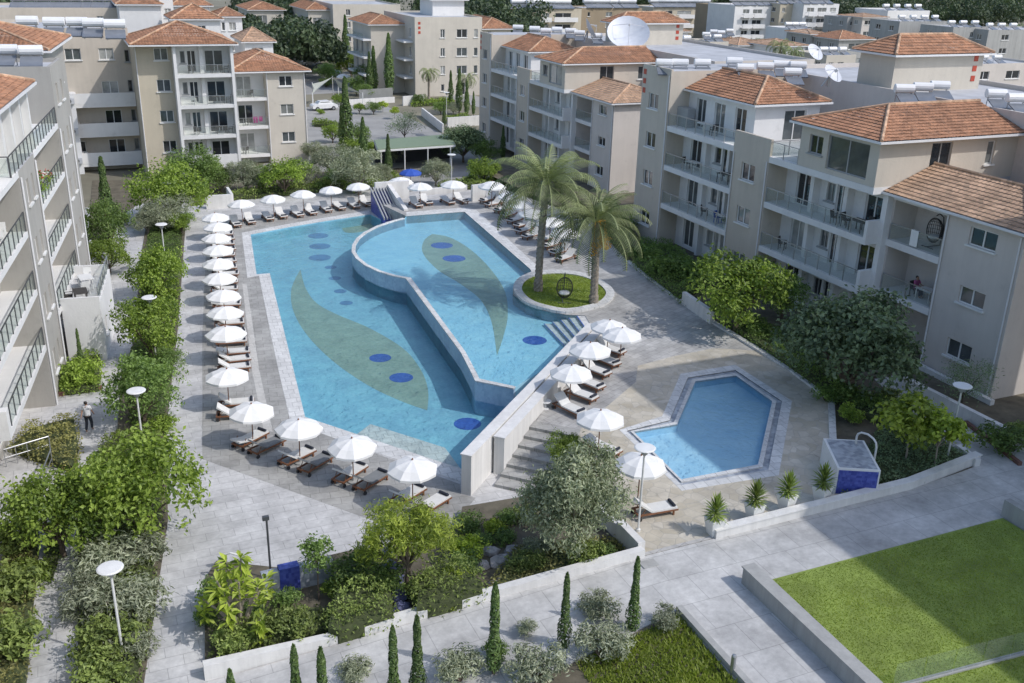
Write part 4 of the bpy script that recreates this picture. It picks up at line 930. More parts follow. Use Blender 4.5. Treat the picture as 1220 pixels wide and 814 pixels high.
def palm(label, loc, H, L, seed, lean=(0, 0), dates=False, n=46, tr=.26, name='date_palm'):
    r = random.Random(seed); t = thing(name, label, 'palm tree', loc); top = Vector((lean[0], lean[1], H)); b = MB(); k = 12; rings = int(H/.16)
    vs = []; fs = []
    for i in range(rings+1):
        f = i/rings; c = Vector((lean[0]*f*f, lean[1]*f*f, H*f-.1)); rr = tr*(1.25-.3*f if f < .12 else 1.0-.08*f)*(1 if f < .9 else 1.15)
        for j in range(k):
            bump_ = 1+.11*(((i+j) % 2)*2-1); a = 2*pi*(j+.5*(i % 2))/k; vs.append(c+Vector((cos(a), sin(a), 0))*rr*bump_)
    for i in range(rings):
        for j in range(k): fs.append((i*k+j, i*k+(j+1) % k, (i+1)*k+(j+1) % k, (i+1)*k+j))
    b.add(vs, fs); b.build('trunk', 'bark_pale', t)
    cr = MB()
    for i in range(n):
        f = i/n; el = rad(84-(104 if tr > .22 else 118)*f**.9+r.uniform(-8, 8)); az = i*2.39996+r.uniform(-.2, .2)
        frond(cr, top+Vector((cos(az), sin(az), 0))*.12, az, el, L*r.uniform(.85, 1.08)*(1 if f > .15 else .8), r, droop=(.50 if tr > .22 else .95)+.3*r.random(), tone=.8-.65*f+r.uniform(-.15, .2))
    cr.build('crown', 'lf_palm', t)
    if dates:
        for i in range(7):
            az = -2.2+i*.55; d = MB(); c = top+Vector((cos(az), sin(az), 0))*.8+Vector((0, 0, -.9-r.random()*.8))
            d.tube([top+Vector((cos(az), sin(az), 0))*.15, top+Vector((cos(az), sin(az), 0))*.6+Vector((0, 0, .1)), c+Vector((0, 0, .3))], .03, 4)
            for j in range(34):
                q = c+Vector((r.gauss(0, .17), r.gauss(0, .17), r.uniform(-.5, .35))); d.lathe([(.01, -.06), (.065, 0), (.01, .06)], 5, q)
            d.build('date_cluster', 'dates', t)
    return t
def inpoly(p, poly):
    c = False; n = len(poly)
    for i in range(n):
        a, b = poly[i], poly[(i+1) % n]
        if (a[1] > p[1]) != (b[1] > p[1]) and p[0] < (b[0]-a[0])*(p[1]-a[1])/(b[1]-a[1])+a[0]: c = not c
    return c
def edge_d(p, poly):
    m = 9
    for i in range(len(poly)):
        a, b = Vector(poly[i]), Vector(poly[(i+1) % len(poly)]); ab = b-a; t = max(0, min(1, (p-a).dot(ab)/max(1e-6, ab.length_squared))); m = min(m, (p-a-ab*t).length)
    return m
from mathutils import noise as NZ
def hedge(label, poly, z0, h, leafm='lf_hedge', dens=55, l=.2, w=.1, seed=0, name='hedge', cat='hedge', rough=.55, soil=True):
    """clipped or loose planting over an outline: leaves over an added dark block"""
    r = random.Random(seed+len(poly)); t = thing(name, label, cat, (poly[0][0], poly[0][1], z0)); O = Vector((poly[0][0], poly[0][1])); P = [Vector(p) for p in poly]
    x0, x1 = min(p.x for p in P), max(p.x for p in P); y0, y1 = min(p.y for p in P), max(p.y for p in P); area = 0
    for i in range(len(P)): a, b = P[i], P[(i+1) % len(P)]; area += (a.x*b.y-b.x*a.y)/2
    n = int(abs(area)*dens); cr = MB(); k = 0; zf = z0 if callable(z0) else (lambda p: 0)
    while k < n:
        p = Vector((r.uniform(x0, x1), r.uniform(y0, y1)))
        if not inpoly(p, P): continue
        k += 1; e = min(1, edge_d(p, P)/.5); nz = NZ.noise(Vector((p.x*1.1, p.y*1.1, seed))); n2 = NZ.noise(Vector((p.x*3.1, p.y*3.1, seed+5)))
        top = h*(1+rough*nz+rough*.5*n2)*(.55+.45*math.sqrt(e)); z = top-abs(r.gauss(0, .14*h+.04)) if e > .7 else r.uniform(.05, top)
        q = Vector((p.x-O.x+r.gauss(0, .05), p.y-O.y+r.gauss(0, .05), z)); leaf(cr, q, (rdir(r)*.8+Vector((0, 0, .7))).normalized(), l*r.uniform(.7, 1.3), w*r.uniform(.7, 1.2), r, min(1, max(0, .45+.5*nz+r.gauss(0, .2))))
    cr.build('foliage', leafm, t)
    cen = sum(P, Vector((0, 0)))/len(P); b = MB(); b.slab([p.lerp(cen, .14)-O for p in P], [], h*.5, h*.5); b.build('shade_core', 'hedge_fill', t)  # solid block added to stop light and darken the hedge inside
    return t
M['hedge_fill'] = mat('dark_hedge_fill', (.06, .075, .028), .95, .3, 4, .4)  # dark colour standing in for the shade inside hedges
def place(pr, u, v, rpx, label, z0=0.0, group=None, name=None, rz=None, sy=1.0):
    """stand a plant where its crown shows at pixel u, v with radius rpx"""
    H, R0 = pr.r['_H'], pr.r['_R']; s = 1.0
    for _ in range(4):
        p = G(u, v, z0+H*s*sy); s = rpx*Vector((p.x, p.y, p.z-HC)).length/F/R0
    o = pr.put((p.x, p.y, z0), RNG.uniform(0, 6.28) if rz is None else rz, label, group, (s, s, s*sy)); return o
PT = {k: [Proto(x) for x in v] for k, v in dict(
    bright=[tree('b', 3), tree('b', 4, lobes=10), tree('b', 5, R=2.5, lobes=11)],
    mid=[tree('m', 7, leafm='lf_mid', l=.2, w=.11), tree('m', 8, leafm='lf_mid', H=2.5, flat=1.0, l=.2, w=.11)],
    dark=[tree('d', 11, leafm='lf_dark', R=2.7, lobes=13, clumps=40, per=18, H=2.6, flat=.9, l=.22, w=.14)],
    sage=[tree('g', 15, leafm='lf_sage', l=.19, w=.075, per=28, clumps=40, R=2.3, H=2.6, lobes=13, flat=1.15, bark='bark_pale', name='olive_tree')],
    olive=[tree('o', 13, leafm='lf_olive', l=.19, w=.065, per=26, clumps=34, lobes=10, bark='bark_pale', name='olive_tree'), tree('o', 14, leafm='lf_olive', l=.19, w=.065, per=26, clumps=34, R=2.2, H=2.2, lobes=11, flat=1.05, bark='bark_pale', name='olive_tree')],
    pine=[tree('p', 17, leafm='lf_lime', l=.26, w=.05, per=30, clumps=32, R=2.1, H=2.9, flat=1.1, lobes=10, name='pine_tree', cs=.22)],
    lime=[tree('l', 19, leafm='lf_lime', l=.27, w=.2, per=11, clumps=18, lobes=8, R=1.7, H=2.4, trunk=.05, bark='bark_pale', name='young_tree', cs=.28), tree('l', 20, leafm='lf_lime', l=.27, w=.2, per=11, clumps=17, lobes=7, R=1.5, H=2.4, trunk=.05, bark='bark_pale', name='young_tree', cs=.28)],
    sap=[tree('s', 23, leafm='lf_mid', l=.2, w=.1, per=11, clumps=10, lobes=8, R=.9, H=2.6, flat=2.1, trunk=.035, name='sapling', cs=.33, gap=.4)],
    feather=[tree('f', 27, leafm='lf_dark', l=.28, w=.045, per=16, clumps=13, lobes=9, R=1.9, H=1.8, flat=.9, trunk=.06, cs=.4, name='feathery_bush')],
    bush=[shrub(31), shrub(32, leafm='lf_mid'), shrub(33, leafm='lf_olive', l=.2, w=.055, per=16, name='olive_bush'), shrub(34, leafm='lf_lime', l=.2, w=.1), shrub(35, leafm='lf_bright')],
    cyp=[cypress(41), cypress(42)], slim=[cypress(43, 5.2, .36, 1300, l=.2), cypress(44, 4.9, .33, 1250, l=.2)]).items()}
TREEG = 'garden trees round the pools'
T_ = [  # kind, variant, u, v, radius px, ground z, label
 ('bright', 2, 200, 226, 44, 0, 'wide bright green domed tree in front of the back left block'),
 ('mid', 1, 233, 198, 30, 0, 'dark upright tree behind the bright domed tree at the back left'),
 ('olive', 0, 197, 252, 26, 0, 'small grey green olive in front of the bright domed tree'),
 ('olive', 1, 292, 208, 21, 0, 'olive tree behind the parasols at the back left'),
 ('bright', 0, 338, 207, 28, 0, 'bright green tree beside the right corner of the balcony tower block'),
 ('mid', 0, 262, 214, 18, 0, 'small dark tree under the white balcony tower'),
 ('mid', 1, 127, 268, 30, 0, 'dark spiky tree at the far corner of the left block'),
 ('bright', 1, 128, 303, 24, 0, 'bright bushy tree behind the terrace annex on the left'),
 ('bright', 0, 184, 322, 33, 0, 'yellow green tree left of the parasol row, level with the terrace annex'),
 ('bright', 1, 176, 388, 38, 0, 'bright spreading tree with orange fruit flecks beside the left path'),
 ('mid', 0, 167, 463, 44, 0, 'dark citrus tree around the disc lamp on the left'),
 ('bright', 2, 165, 574, 72, 0, 'largest bright green tree, lower left beside the pool deck'),
 ('bright', 0, 66, 606, 56, 0, 'bright tree at the left edge beside the largest bright tree'),
 ('pine', 0, 485, 642, 58, 0, 'yellow green pine in the planted bed below the pool'),
 ('sap', 0, 377, 662, 22, 0, 'slender sapling beside the blue mosaic wall in the front bed'),
 ('sage', 0, 686, 592, 64, .5, 'big grey olive tree beside the stone steps'),
 ('bright', 1, 672, 532, 22, .9, 'small bright tree showing above the big olive'),
 ('bright', 1, 882, 345, 57, ZU, 'yellow green tree right of the pool deck before the balcony block'),
 ('mid', 1, 935, 348, 30, ZU, 'dark green tree tucked behind the yellow green tree by the balconies'),
 ('dark', 0, 1016, 407, 76, ZU, 'large dark carob tree in front of the right wing'),
 ('lime', 0, 1088, 500, 38, ZU, 'left of two young lime green trees on thin trunks'),
 ('lime', 1, 1122, 512, 30, ZU, 'right of two young lime green trees on thin trunks'),
 ('feather', 0, 1152, 452, 30, ZU, 'dark feathery bush at the foot of the right wing'),
 ('bright', 0, 808, 268, 18, ZU, 'round clipped bright bush under the balconies of the right block'),
 ('bright', 0, 420, 176, 19, 0, 'bright tree between the tall cypresses by the car park'),
 ('olive', 0, 397, 192, 25, 0, 'olive tree beside the cream block corner at the car park'),
 ('olive', 1, 428, 202, 30, 0, 'grey green tree mass behind the back row of parasols'),
 ('bright', 1, 448, 178, 14, 0, 'small bright tree between the car park canopy and the cypresses'),
 ('bright', 0, 462, 207, 9, 0, 'tiny bright round tree at the foot of a cypress'),
 ('dark', 0, 552, 168, 26, 0, 'dark glossy tree at the right end of the green canopy'),
 ('mid', 0, 578, 180, 19, 0, 'mid green tree at the corner of the date palm block'),
 ('bright', 2, 577, 202, 20, 0, 'bright round tree behind the right end of the back wall'),
 ('olive', 0, 519, 203, 20, 0, 'olive tree in front of the green canopy'),
 ('feather', 0, 482, 148, 20, 0, 'feathery dark bush on top of the car park bed'),
 ('bright', 1, 418, 76, 16, 0, 'yellow green tree across the road, beyond the cypress pair'),
 ('mid', 0, 375, 68, 11, 0, 'small dark tree across the road behind the cream block'),
 ('mid', 1, 437, 88, 16, 0, 'dark tree crown across the road beside the tall cypresses'),
 ('bright', 0, 428, 128, 8, 0, 'low round tree on the car park island'),
 ('mid', 0, 525, 128, 9, 0, 'round dark bush before the pale cream block'),
 ('olive', 0, 540, 128, 9, 0, 'grey round bush before the pale cream block'),
 ('lime', 0, 456, 125, 6, 0, 'small round street tree by the car park ramp'),
 ('lime', 1, 470, 132, 6, 0, 'second round street tree by the car park ramp, nearer the camera'),
 ('mid', 0, 392, 86, 15, 0, 'dark tree across the road, leftmost of the street group'), ('dark', 0, 403, 68, 15, 0, 'dark tree behind the street parasols'), ('bright', 2, 431, 74, 15, 0, 'yellow green tree crown behind the tall road cypresses'), ('mid', 1, 424, 100, 12, 0, 'mid green tree beside the shade sails'), ('dark', 0, 360, 58, 14, 0, 'dark tree at the left end of the street'), ('mid', 0, 436, 108, 11, 0, 'low dark tree by the street fence'), ('bright', 0, 452, 92, 10, 0, 'small bright tree at the foot of the broad cypress'),
 ('mid', 1, 312, 210, 17, 0, 'mid green tree right of the back left olive'), ('olive', 0, 362, 205, 19, 0, 'grey olive behind the third back parasol'), ('mid', 0, 400, 212, 15, 0, 'dark small tree behind the fourth back parasol'), ('olive', 1, 452, 206, 14, 0, 'small olive left of the blue parasol'), ('bright', 1, 246, 206, 19, 0, 'bright tree left of the back left olive'), ('olive', 0, 376, 180, 16, 0, 'olive at the corner of the cream right part of the back left block'),
 ('bright', 1, 215, 265, 16, 0, 'bright low tree at the far end of the hedge strip'), ('olive', 0, 175, 262, 18, 0, 'olive left of the far disc lamp'), ('mid', 0, 200, 430, 20, 0, 'dark small tree on the deck side of the citrus'),
 ('olive', 0, 908, 52, 8, 0, 'small grey tree between the arched white houses'), ('mid', 0, 978, 62, 9, 0, 'small dark tree beside the ochre gable house'), ('bright', 0, 1150, 78, 12, 0, 'green tree showing behind the tiled lift tower on the right'),
 ('bright', 1, 396, 158, 13, 0, 'bright tree on the left side of the car park'), ('mid', 1, 428, 158, 14, 0, 'dark tree in the middle of the car park bed'), ('olive', 1, 470, 182, 12, 0, 'olive at the left end of the green canopy'), ('bright', 2, 404, 118, 9, 0, 'yellow green tree on the street island'), ('mid', 0, 445, 128, 9, 0, 'dark tree beside the long street wall'), ('mid', 0, 500, 118, 8, 0, 'dark bush at the corner of the pale cream block'), ('dark', 0, 375, 45, 14, 0, 'dark tree before the wood, left of the distant block'), ('mid', 1, 398, 48, 11, 0, 'tree under the balconies of the distant block'), ('mid', 0, 438, 50, 12, 0, 'dark tree left of the pale cream block roof'),
 ('mid', 0, 980, 28, 14, 0, 'dark tree beside the right end of the far row'), ('dark', 0, 1040, 20, 16, 0, 'dark tree behind the arched far house'), ('mid', 1, 1205, 48, 20, 0, 'green tree mass right of the tiled lift tower'), ('mid', 0, 1170, 55, 14, 0, 'green tree below the low grey green block'), ('mid', 1, 590, 26, 12, 0, 'dark tree left of the tan far block'), ('olive', 0, 668, 26, 9, 0, 'thin tree in front of the yellowish block'),
]
for k, vi, u, v, rp, z, lab in T_: place(PT[k][vi], u, v, rp, lab, z, TREEG, sy=1.3 if k == 'sage' else (1.2 if u < 200 and rp >= 30 else 1.0))
BUSHES = [
 (1, 1012, 468, 22, ZU, 'dark shrub under the large carob tree'), (1, 985, 468, 16, ZU, 'dark shrub at the bend of the terrace kerb'), (1, 1040, 478, 18, ZU, 'dark shrub left of the young lime trees'), (0, 1062, 470, 12, ZU, 'small green shrub by the long low white wall'), (1, 905, 392, 16, ZU, 'dark shrub between the yellow green tree and the carob'),
 (0, 440, 722, 20, .25, 'clipped green shrub behind the bed wall, left of the blue rocks'), (4, 398, 698, 16, .2, 'bright shrub in front of the sapling'), (1, 556, 672, 22, .4, 'dark shrub between the pine and the rocks'), (3, 528, 716, 18, .4, 'lime clipped shrub behind the bed wall'),
 (1, 604, 616, 16, .4, 'dark shrub at the foot of the stone steps'), (1, 575, 642, 14, .35, 'dark shrub at the deck edge of the olive bed'), (0, 626, 612, 16, .5, 'green shrub under the left side of the big olive'), (2, 640, 650, 18, .6, 'silvery low shrub under the big olive'), (1, 300, 728, 16, .1, 'dark shrub left of the blue mosaic panel'), (1, 432, 668, 18, .2, 'dark shrub at the deck edge behind the pine'),
 (2, 128, 668, 40, 0, 'silvery bush behind the tall disc lamp'), (2, 165, 660, 32, 0, 'silvery bush right of the tall disc lamp, farthest'), (2, 100, 712, 34, 0, 'silvery bush left of the tall disc lamp'), (2, 150, 715, 40, 0, 'large silvery bush right of the tall disc lamp'), (0, 128, 765, 36, 0, 'green bush at the foot of the tall disc lamp'), (0, 118, 808, 34, 0, 'green bush at the bottom edge below the tall disc lamp'), (2, 155, 770, 26, 0, 'small silvery bush beside the deck edge near the bottom'),
 (0, 18, 640, 34, 0, 'rusty green clipped bush at the left edge, farthest'), (0, 12, 700, 36, 0, 'rusty green clipped bush at the left edge, middle'), (0, 8, 765, 40, 0, 'rusty green clipped bush at the left edge, nearest'), (4, 36, 680, 20, 0, 'bright moss bush beside the path at the left edge'),
 (4, 190, 345, 22, 0, 'bright bush in the hedge strip beyond the flecked tree'), (4, 195, 505, 18, 0, 'bright bush on the deck side of the dark citrus'),
 (1, 340, 712, 18, .1, 'dark low shrub in front of the blue mosaic panel'), (0, 410, 735, 22, .25, 'green rounded shrub at the step of the bed wall'), (0, 505, 700, 24, .35, 'rounded green shrub under the pine, right'), (3, 540, 690, 22, .4, 'yellow green clipped shrub right of the pine trunk'),
 (0, 632, 668, 18, .6, 'low dry shrub behind the bed wall, left of the big olive trunk'), (1, 560, 625, 20, .3, 'dark shrub at the deck edge behind the lime shrub'), (3, 590, 628, 14, .4, 'small lime shrub at the top of the rocks'), (1, 720, 655, 14, .9, 'dark tuft by the end wall of the olive bed'),
 (0, 310, 752, 20, .1, 'pale green shrub below the frangipani'), (1, 245, 735, 14, .1, 'dark shrub at the left rim of the front bed'),
 (2, 424, 800, 22, .1, 'round grey olive bush at the bottom edge below the bed wall'), (2, 548, 795, 30, .6, 'grey olive bush between the first pair and the middle cypress'),
 (2, 640, 790, 34, .8, 'broad grey olive bush between the middle cypresses at the bottom'), (2, 628, 748, 13, .8, 'small grey tuft rising behind the broad olive bush'),
 (2, 716, 722, 25, .9, 'upper ball of the two tier olive beside the path'), (2, 718, 765, 33, .9, 'lower silvery olive bush beside the path and the right cypress'),
 (2, 792, 735, 18, ZU, 'small olive bush at the corner of the walkway wall'), (1, 590, 775, 16, .7, 'dark low shrub at the foot of the middle cypress'),
 (3, 556, 652, 24, .4, 'lime shrub beside the pine in the front bed'), (1, 420, 685, 30, .3, 'dark shrub behind the sapling in the front bed'), (1, 462, 690, 26, .4, 'dark green shrub left of the pine trunk'),
 (0, 350, 745, 26, .2, 'loose green shrub in the middle of the front bed'), (0, 275, 765, 24, .1, 'mixed low shrub at the left corner of the front bed'), (1, 258, 705, 22, .1, 'dark shrub at the back left corner of the front bed'),
 (1, 600, 640, 16, .3, 'dark shrub among the rocks of the olive bed'), (0, 620, 672, 18, .5, 'brownish shrub low in the rocks'), (0, 700, 660, 22, .8, 'low shrub under the big olive at the wall'),
 (1, 1195, 522, 26, ZU, 'dark clipped bush by the path at the right edge'), (0, 1216, 512, 14, ZU, 'bush behind the white wall at the right edge'), (4, 1012, 492, 16, ZU, 'bright moss green shrub at the terrace kerb'),
 (1, 797, 318, 26, ZU, 'dark shrub left of the white wall piece on the right'), (1, 768, 303, 18, ZU, 'dark shrub beneath the palm fronds on the right'), (1, 832, 322, 26, ZU, 'dark shrub under the yellow green tree'), (4, 845, 290, 18, ZU, 'bright hedge bush under the first balconies of the right block'),
 (4, 94, 445, 26, 0, 'bright bush below the annex wall on the left'), (1, 740, 268, 22, ZU, 'dark bush behind the right hand loungers'), (1, 720, 245, 18, ZU, 'dark bush behind the crown of the second palm'),
 (0, 140, 262, 12, 0, 'small shrub in the courtyard of the back left block'), (0, 122, 246, 9, 0, 'square hedge bush in the back left courtyard'),
 (0, 560, 214, 8, 0, 'low potted shrub by the back wall'), (4, 445, 218, 12, 0, 'bright shrub left of the slide wall'), (4, 425, 222, 12, 0, 'bright shrub behind the last back parasol'), (1, 380, 222, 9, 0, 'small dark shrub on the back wall'),
 (0, 388, 98, 9, 0, 'flowering shrub across the road'), (4, 382, 133, 5, 0, 'small round tub bush beside the parked car'),
]
for vi, u, v, rp, z, lab in BUSHES: place(PT['bush'][vi], u, v, rp, lab, z, 'garden shrubs')
# cypresses: pixel of tip and foot
def cyp(kind, vi, ut, vt, ub, vb, label, z=0.0, group='tall cypresses at the back', wide=1.0):
    p = G(ub, vb, z); d = AR*((ut-610)/F)-AU*((vt-407)/F)+AF; t = p.xy.length/d.xy.length; h = HC+d.z*t-z
    pr = PT[kind][vi]; H = {('cyp', 0): 6, ('cyp', 1): 6, ('slim', 0): 5.2, ('slim', 1): 4.9}[(kind, vi)]; s = h/H
    pr.put((p.x, p.y, z), RNG.uniform(0, 6), label, group, (max(wide, .35)*(s if wide == 1 else 1), max(wide, .35)*(s if wide == 1 else 1), s))
for a in [('cyp', 0, 415, 92, 414, 190, 'taller cypress of the pair by the car park'), ('cyp', 1, 408, 126, 408, 178, 'shorter cypress of the pair by the car park'), ('cyp', 0, 434, 140, 434, 212, 'dark cypress left of the green canopy'),
          ('cyp', 1, 462, 160, 463, 212, 'cypress standing before the green canopy'), ('cyp', 0, 464, 40, 464, 116, 'broad tall cypress at the corner of the pale cream block'), ('cyp', 1, 452, 38, 452, 110, 'dark cypress left of the broad tall one'),
          ('cyp', 0, 441, 62, 441, 116, 'dark cypress at the left of the road group'), ('cyp', 1, 447, 55, 446, 114, 'dark cypress in the middle of the road group'), ('cyp', 0, 414, 18, 413, 80, 'thin cypress in front of the distant balconied block'), ('cyp', 1, 537, 84, 537, 124, 'thin cypress before the cream block windows'),
          ('cyp', 0, 548, 82, 547, 136, 'dark cypress left of the small palm pair'), ('cyp', 1, 556, 97, 556, 138, 'cypress between the dark one and the date palm block'), ('cyp', 0, 565, 109, 564, 138, 'short cypress beside the date palm block wall'), ('cyp', 1, 529, 124, 529, 152, 'stubby cypress at the end of the ramp wall'),
          ('cyp', 0, 600, 150, 599, 192, 'cypress under the balconies of the date palm block'), ('cyp', 1, 141, 186, 132, 285, 'leaning tall cypress beside the far corner of the left block')]: cyp(*a)
PT['cyp'][0]; 
for ut, vt, ub, vb, lab in [(355, 768, 357, 880, 'slim cypress, left of the left pair at the bottom edge'), (386, 771, 388, 885, 'slim cypress, right of the left pair at the bottom edge'), (468, 746, 470, 850, 'slim cypress, left of the taller pair at the bottom'), (495, 734, 498, 845, 'slim cypress, right of the taller pair at the bottom'),
                           (588, 694, 588, 806, 'slim cypress between two olive bushes at the bottom'), (677, 683, 671, 778, 'slim cypress left of the two tier olive'), (761, 664, 752, 762, 'slim leaning cypress at the right end of the bottom row'), (283, 796, 284, 905, 'slim cypress tip at the bottom left of the path')]:
    cyp('slim', 0 if ut % 2 else 1, ut, vt, ub, vb, lab, .5 if ut > 420 else .1, 'slim cypresses along the sloping path', 1)
cyp('slim', 0, 97, 391, 98, 440, 'small dark cypress against the annex wall', 0, 'tall cypresses at the back')
# palms
p = G(641, 346, ZU+.1); palm('left date palm with a thick patterned trunk on the round lawn', (p.x, p.y, ZU+.08), 7.7, 5.0, 51, (.45, .2), n=46)
p = G(707, 361, ZU+.1); palm('right date palm with orange date clusters on the round lawn', (p.x, p.y, ZU+.08), 5.7, 4.5, 52, (.2, .6), True, n=44)
for u, v, h, L_, lab in ((511, 119, 4.6, 2.6, 'young palm before the pale cream block'), (556, 135, 5.4, 2.6, 'young palm beside the cypresses of the date palm block')):
    p = G(u, v, 0); palm(lab, (p.x, p.y, 0), h, L_, u, (0, 0), n=26, tr=.2, name='young_palm')
for u, vt, y, L_, lab in ((842, 62, 138, 1.6, 'small drooping palm before the white garden houses'), (868, 63, 140, 2.2, 'yellowish palm in front of the cream arched house'), (930, 55, 136, 3.4, 'tall garden palm in front of the white arched houses'), (946, 62, 132, 2.8, 'second garden palm right of the tall one')):
    x, z = HY(u, vt, y); palm(lab, (x, y, 0), z, L_, u, n=24, tr=.18, name='garden_palm')
# frangipani: bare stems with whorls of big leaves
def frangipani(label, u, v, z):
    p = G(u, v, z); t = thing('frangipani', label, 'small tree', (p.x, p.y, z)); r = random.Random(5); st = MB(); lf = MB()
    for i in range(11):
        a = i*2.4; q = .25+.13*i; top = Vector((q*cos(a)*.9, q*sin(a)*.9, 3.0-.17*i+r.uniform(-.2, .3))); st.tube([(0, 0, -.1), top*.5+Vector((0, 0, .1)), top], [.08, .06, .035], 5)
        for k in range(30):
            b = r.uniform(0, 6.28); e = r.uniform(-.5, 1.1); d = Vector((cos(b)*cos(e), sin(b)*cos(e), sin(e))); s = d.cross(Vector((0, 0, 1))).normalized()*.085; o = top+Vector((0, 0, r.uniform(-.9, .12))); m = o+d*.3; k0 = len(lf.v); L_ = r.uniform(.4, .6)
            lf.v += [tuple(o), tuple(m+s), tuple(o+d*L_-Vector((0, 0, .1))), tuple(m-s)]; lf.f.append((k0, k0+1, k0+2, k0+3)); lf.mi.append(0); lf.tone.append(min(1, max(0, r.gauss(.5, .25))))
    st.build('stems', 'bark_pale', t); lf.build('crown', 'lf_lime', t)
frangipani('lime green frangipani with big whorled leaves in the front bed', 287, 752, .1)
# hedges and ground cover
HD = [
 ('loose hedge strip between the left path and the pool deck, far part', [(180, 258), (218, 258), (214, 330), (208, 380), (166, 400), (168, 330)], 0, .5, 'lf_mid'),
 ('hedge strip between the left path and the pool deck, around the disc lamp', [(160, 402), (208, 384), (203, 440), (196, 500), (156, 512), (146, 452)], 0, .45, 'lf_mid'),
 ('hedge strip under the largest bright tree beside the deck', [(120, 520), (194, 504), (198, 600), (185, 660), (95, 690), (95, 600)], 0, .8, 'lf_hedge'),
 ('low hedge under the silvery bushes around the tall disc lamp', [(92, 660), (190, 640), (184, 720), (160, 850), (98, 850), (88, 720)], 0, .7, 'lf_hedge'),
 ('clipped hedge of brownish green at the left edge', [(-12, 700), (42, 590), (48, 640), (30, 840), (-15, 860)], 0, .7, 'lf_rust'),
 ('rusty hedge beside the person on the left path', [(6, 532), (32, 508), (92, 492), (98, 528), (90, 560), (40, 545)], 0, .8, 'lf_rust'),
 ('square bright hedge below the annex with a small cypress', [(70, 468), (76, 432), (122, 412), (120, 462)], 0, .8, 'lf_bright'),
 ('moss green ground cover beside the path at the left edge', [(60, 610), (92, 540), (97, 560), (60, 700), (48, 700)], 0, .4, 'lf_bright'),
 ('clipped rounded hedge in the front bed, left of the blue rocks', [(385, 750), (400, 690), (470, 690), (476, 736), (400, 756)], .25, 1.35, 'lf_hedge'),
 ('clipped rounded hedge in the front bed, below the pine', [(490, 728), (495, 690), (530, 660), (580, 690), (582, 708), (520, 724)], .4, 1.4, 'lf_hedge'),
 ('loose mixed planting along the bed wall at the lower left', [(247, 782), (252, 740), (330, 725), (390, 720), (396, 750)], .1, .65, 'lf_hedge'),
 ('dry ground cover under the big olive', [(575, 706), (610, 650), (690, 640), (750, 640), (752, 660)], .6, .3, 'lf_rust'),
 ('dark ground cover bed beside the right fountain wall', [(1000, 590), (1052, 500), (1000, 480), (1010, 470), (1060, 490), (1164, 546), (1090, 575)], ZU, .45, 'lf_dark'),
 ('dark hedge along the terrace kerb on the right', [(943, 438), (1000, 478), (1015, 470), (1000, 430), (960, 405), (890, 372), (858, 380)], ZU, .7, 'lf_mid'),
 ('dark hedge under the balconies beside the upper deck', [(752, 312), (812, 358), (840, 345), (845, 325), (800, 290), (760, 285)], ZU, .9, 'lf_mid'),
 ('hedge behind the right row of loungers', [(705, 262), (748, 306), (760, 296), (752, 270), (716, 240)], ZU, .9, 'lf_mid'),
 ('low hedge on the car park edge', [(372, 148), (372, 143), (405, 146), (402, 150)], 0, .8, 'lf_bright'),
 ('hedge behind the back row of parasols', [(240, 238), (300, 225), (420, 212), (475, 206), (475, 212), (420, 222), (300, 234)], 0, .8, 'lf_hedge'),
 ('hedge behind the back wall under the green canopy trees', [(520, 218), (595, 210), (610, 216), (600, 222), (525, 224)], 0, .7, 'lf_hedge'),
 ('low hedge before the pale cream block', [(488, 121), (540, 118), (542, 122), (490, 125)], 0, .8, 'lf_bright'),
 ('clipped hedge on the retaining wall by the cypress row', [(530, 140), (560, 138), (562, 142), (533, 145)], 0, .8, 'lf_bright'),
]
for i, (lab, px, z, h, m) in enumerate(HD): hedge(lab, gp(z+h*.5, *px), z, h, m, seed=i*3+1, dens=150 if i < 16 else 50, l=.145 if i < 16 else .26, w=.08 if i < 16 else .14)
# garden soils
def soil(name, px, z, m='soil', th=.12):
    b = MB(); b.slab(gp(z, *px), [], z, th); return struct(name, b, m)
soil('left_bed_soil', [(176, 255), (222, 255), (212, 390), (198, 510), (200, 620), (188, 700), (163, 870), (92, 870), (94, 600), (140, 510), (144, 450), (162, 400), (166, 320)], .06)
soil('front_bed_soil', [(244, 786), (244, 690), (258, 668), (330, 676), (420, 655), (470, 650), (560, 622), (590, 606), (620, 640), (640, 690), (580, 712), (400, 757)], .1)
b = MB(); b.slab([Vector(p) for p in ((12.5, 30.1), (18.9, 29.6), (18.9, 36), (16.6, 36), (14, 36.4), (12.5, 33.5))], [], lambda p: .35+.06*(p[0]-12.5), .8); struct('olive_bed_soil', b, 'soil')
b = MB(); b.sheet([KERB[0], Vector((33.2, 29.0)), Vector((37.5, 29.0)), Vector((60, 29.0)), Vector((60, 110)), Vector((41, 100))]+KERB[::-1][:-1], [], ZU-.05); struct('right_garden_soil', b, 'soil')
b = MB(); b.slab(V2((-30, 38), (-4.6, 38), (-4.3, 45), (-4.4, 51), (-8, 52), (-30, 52)), [], .01, .02); struct('courtyard_paving', b, 'path')
soil('back_bed_soil', [(225, 246), (300, 236), (420, 224), (480, 214), (480, 200), (372, 205), (230, 215)], .03)
soil('lounger_bed_soil', [(120, 300), (140, 260), (170, 240), (160, 215), (110, 215), (105, 280)], .02)
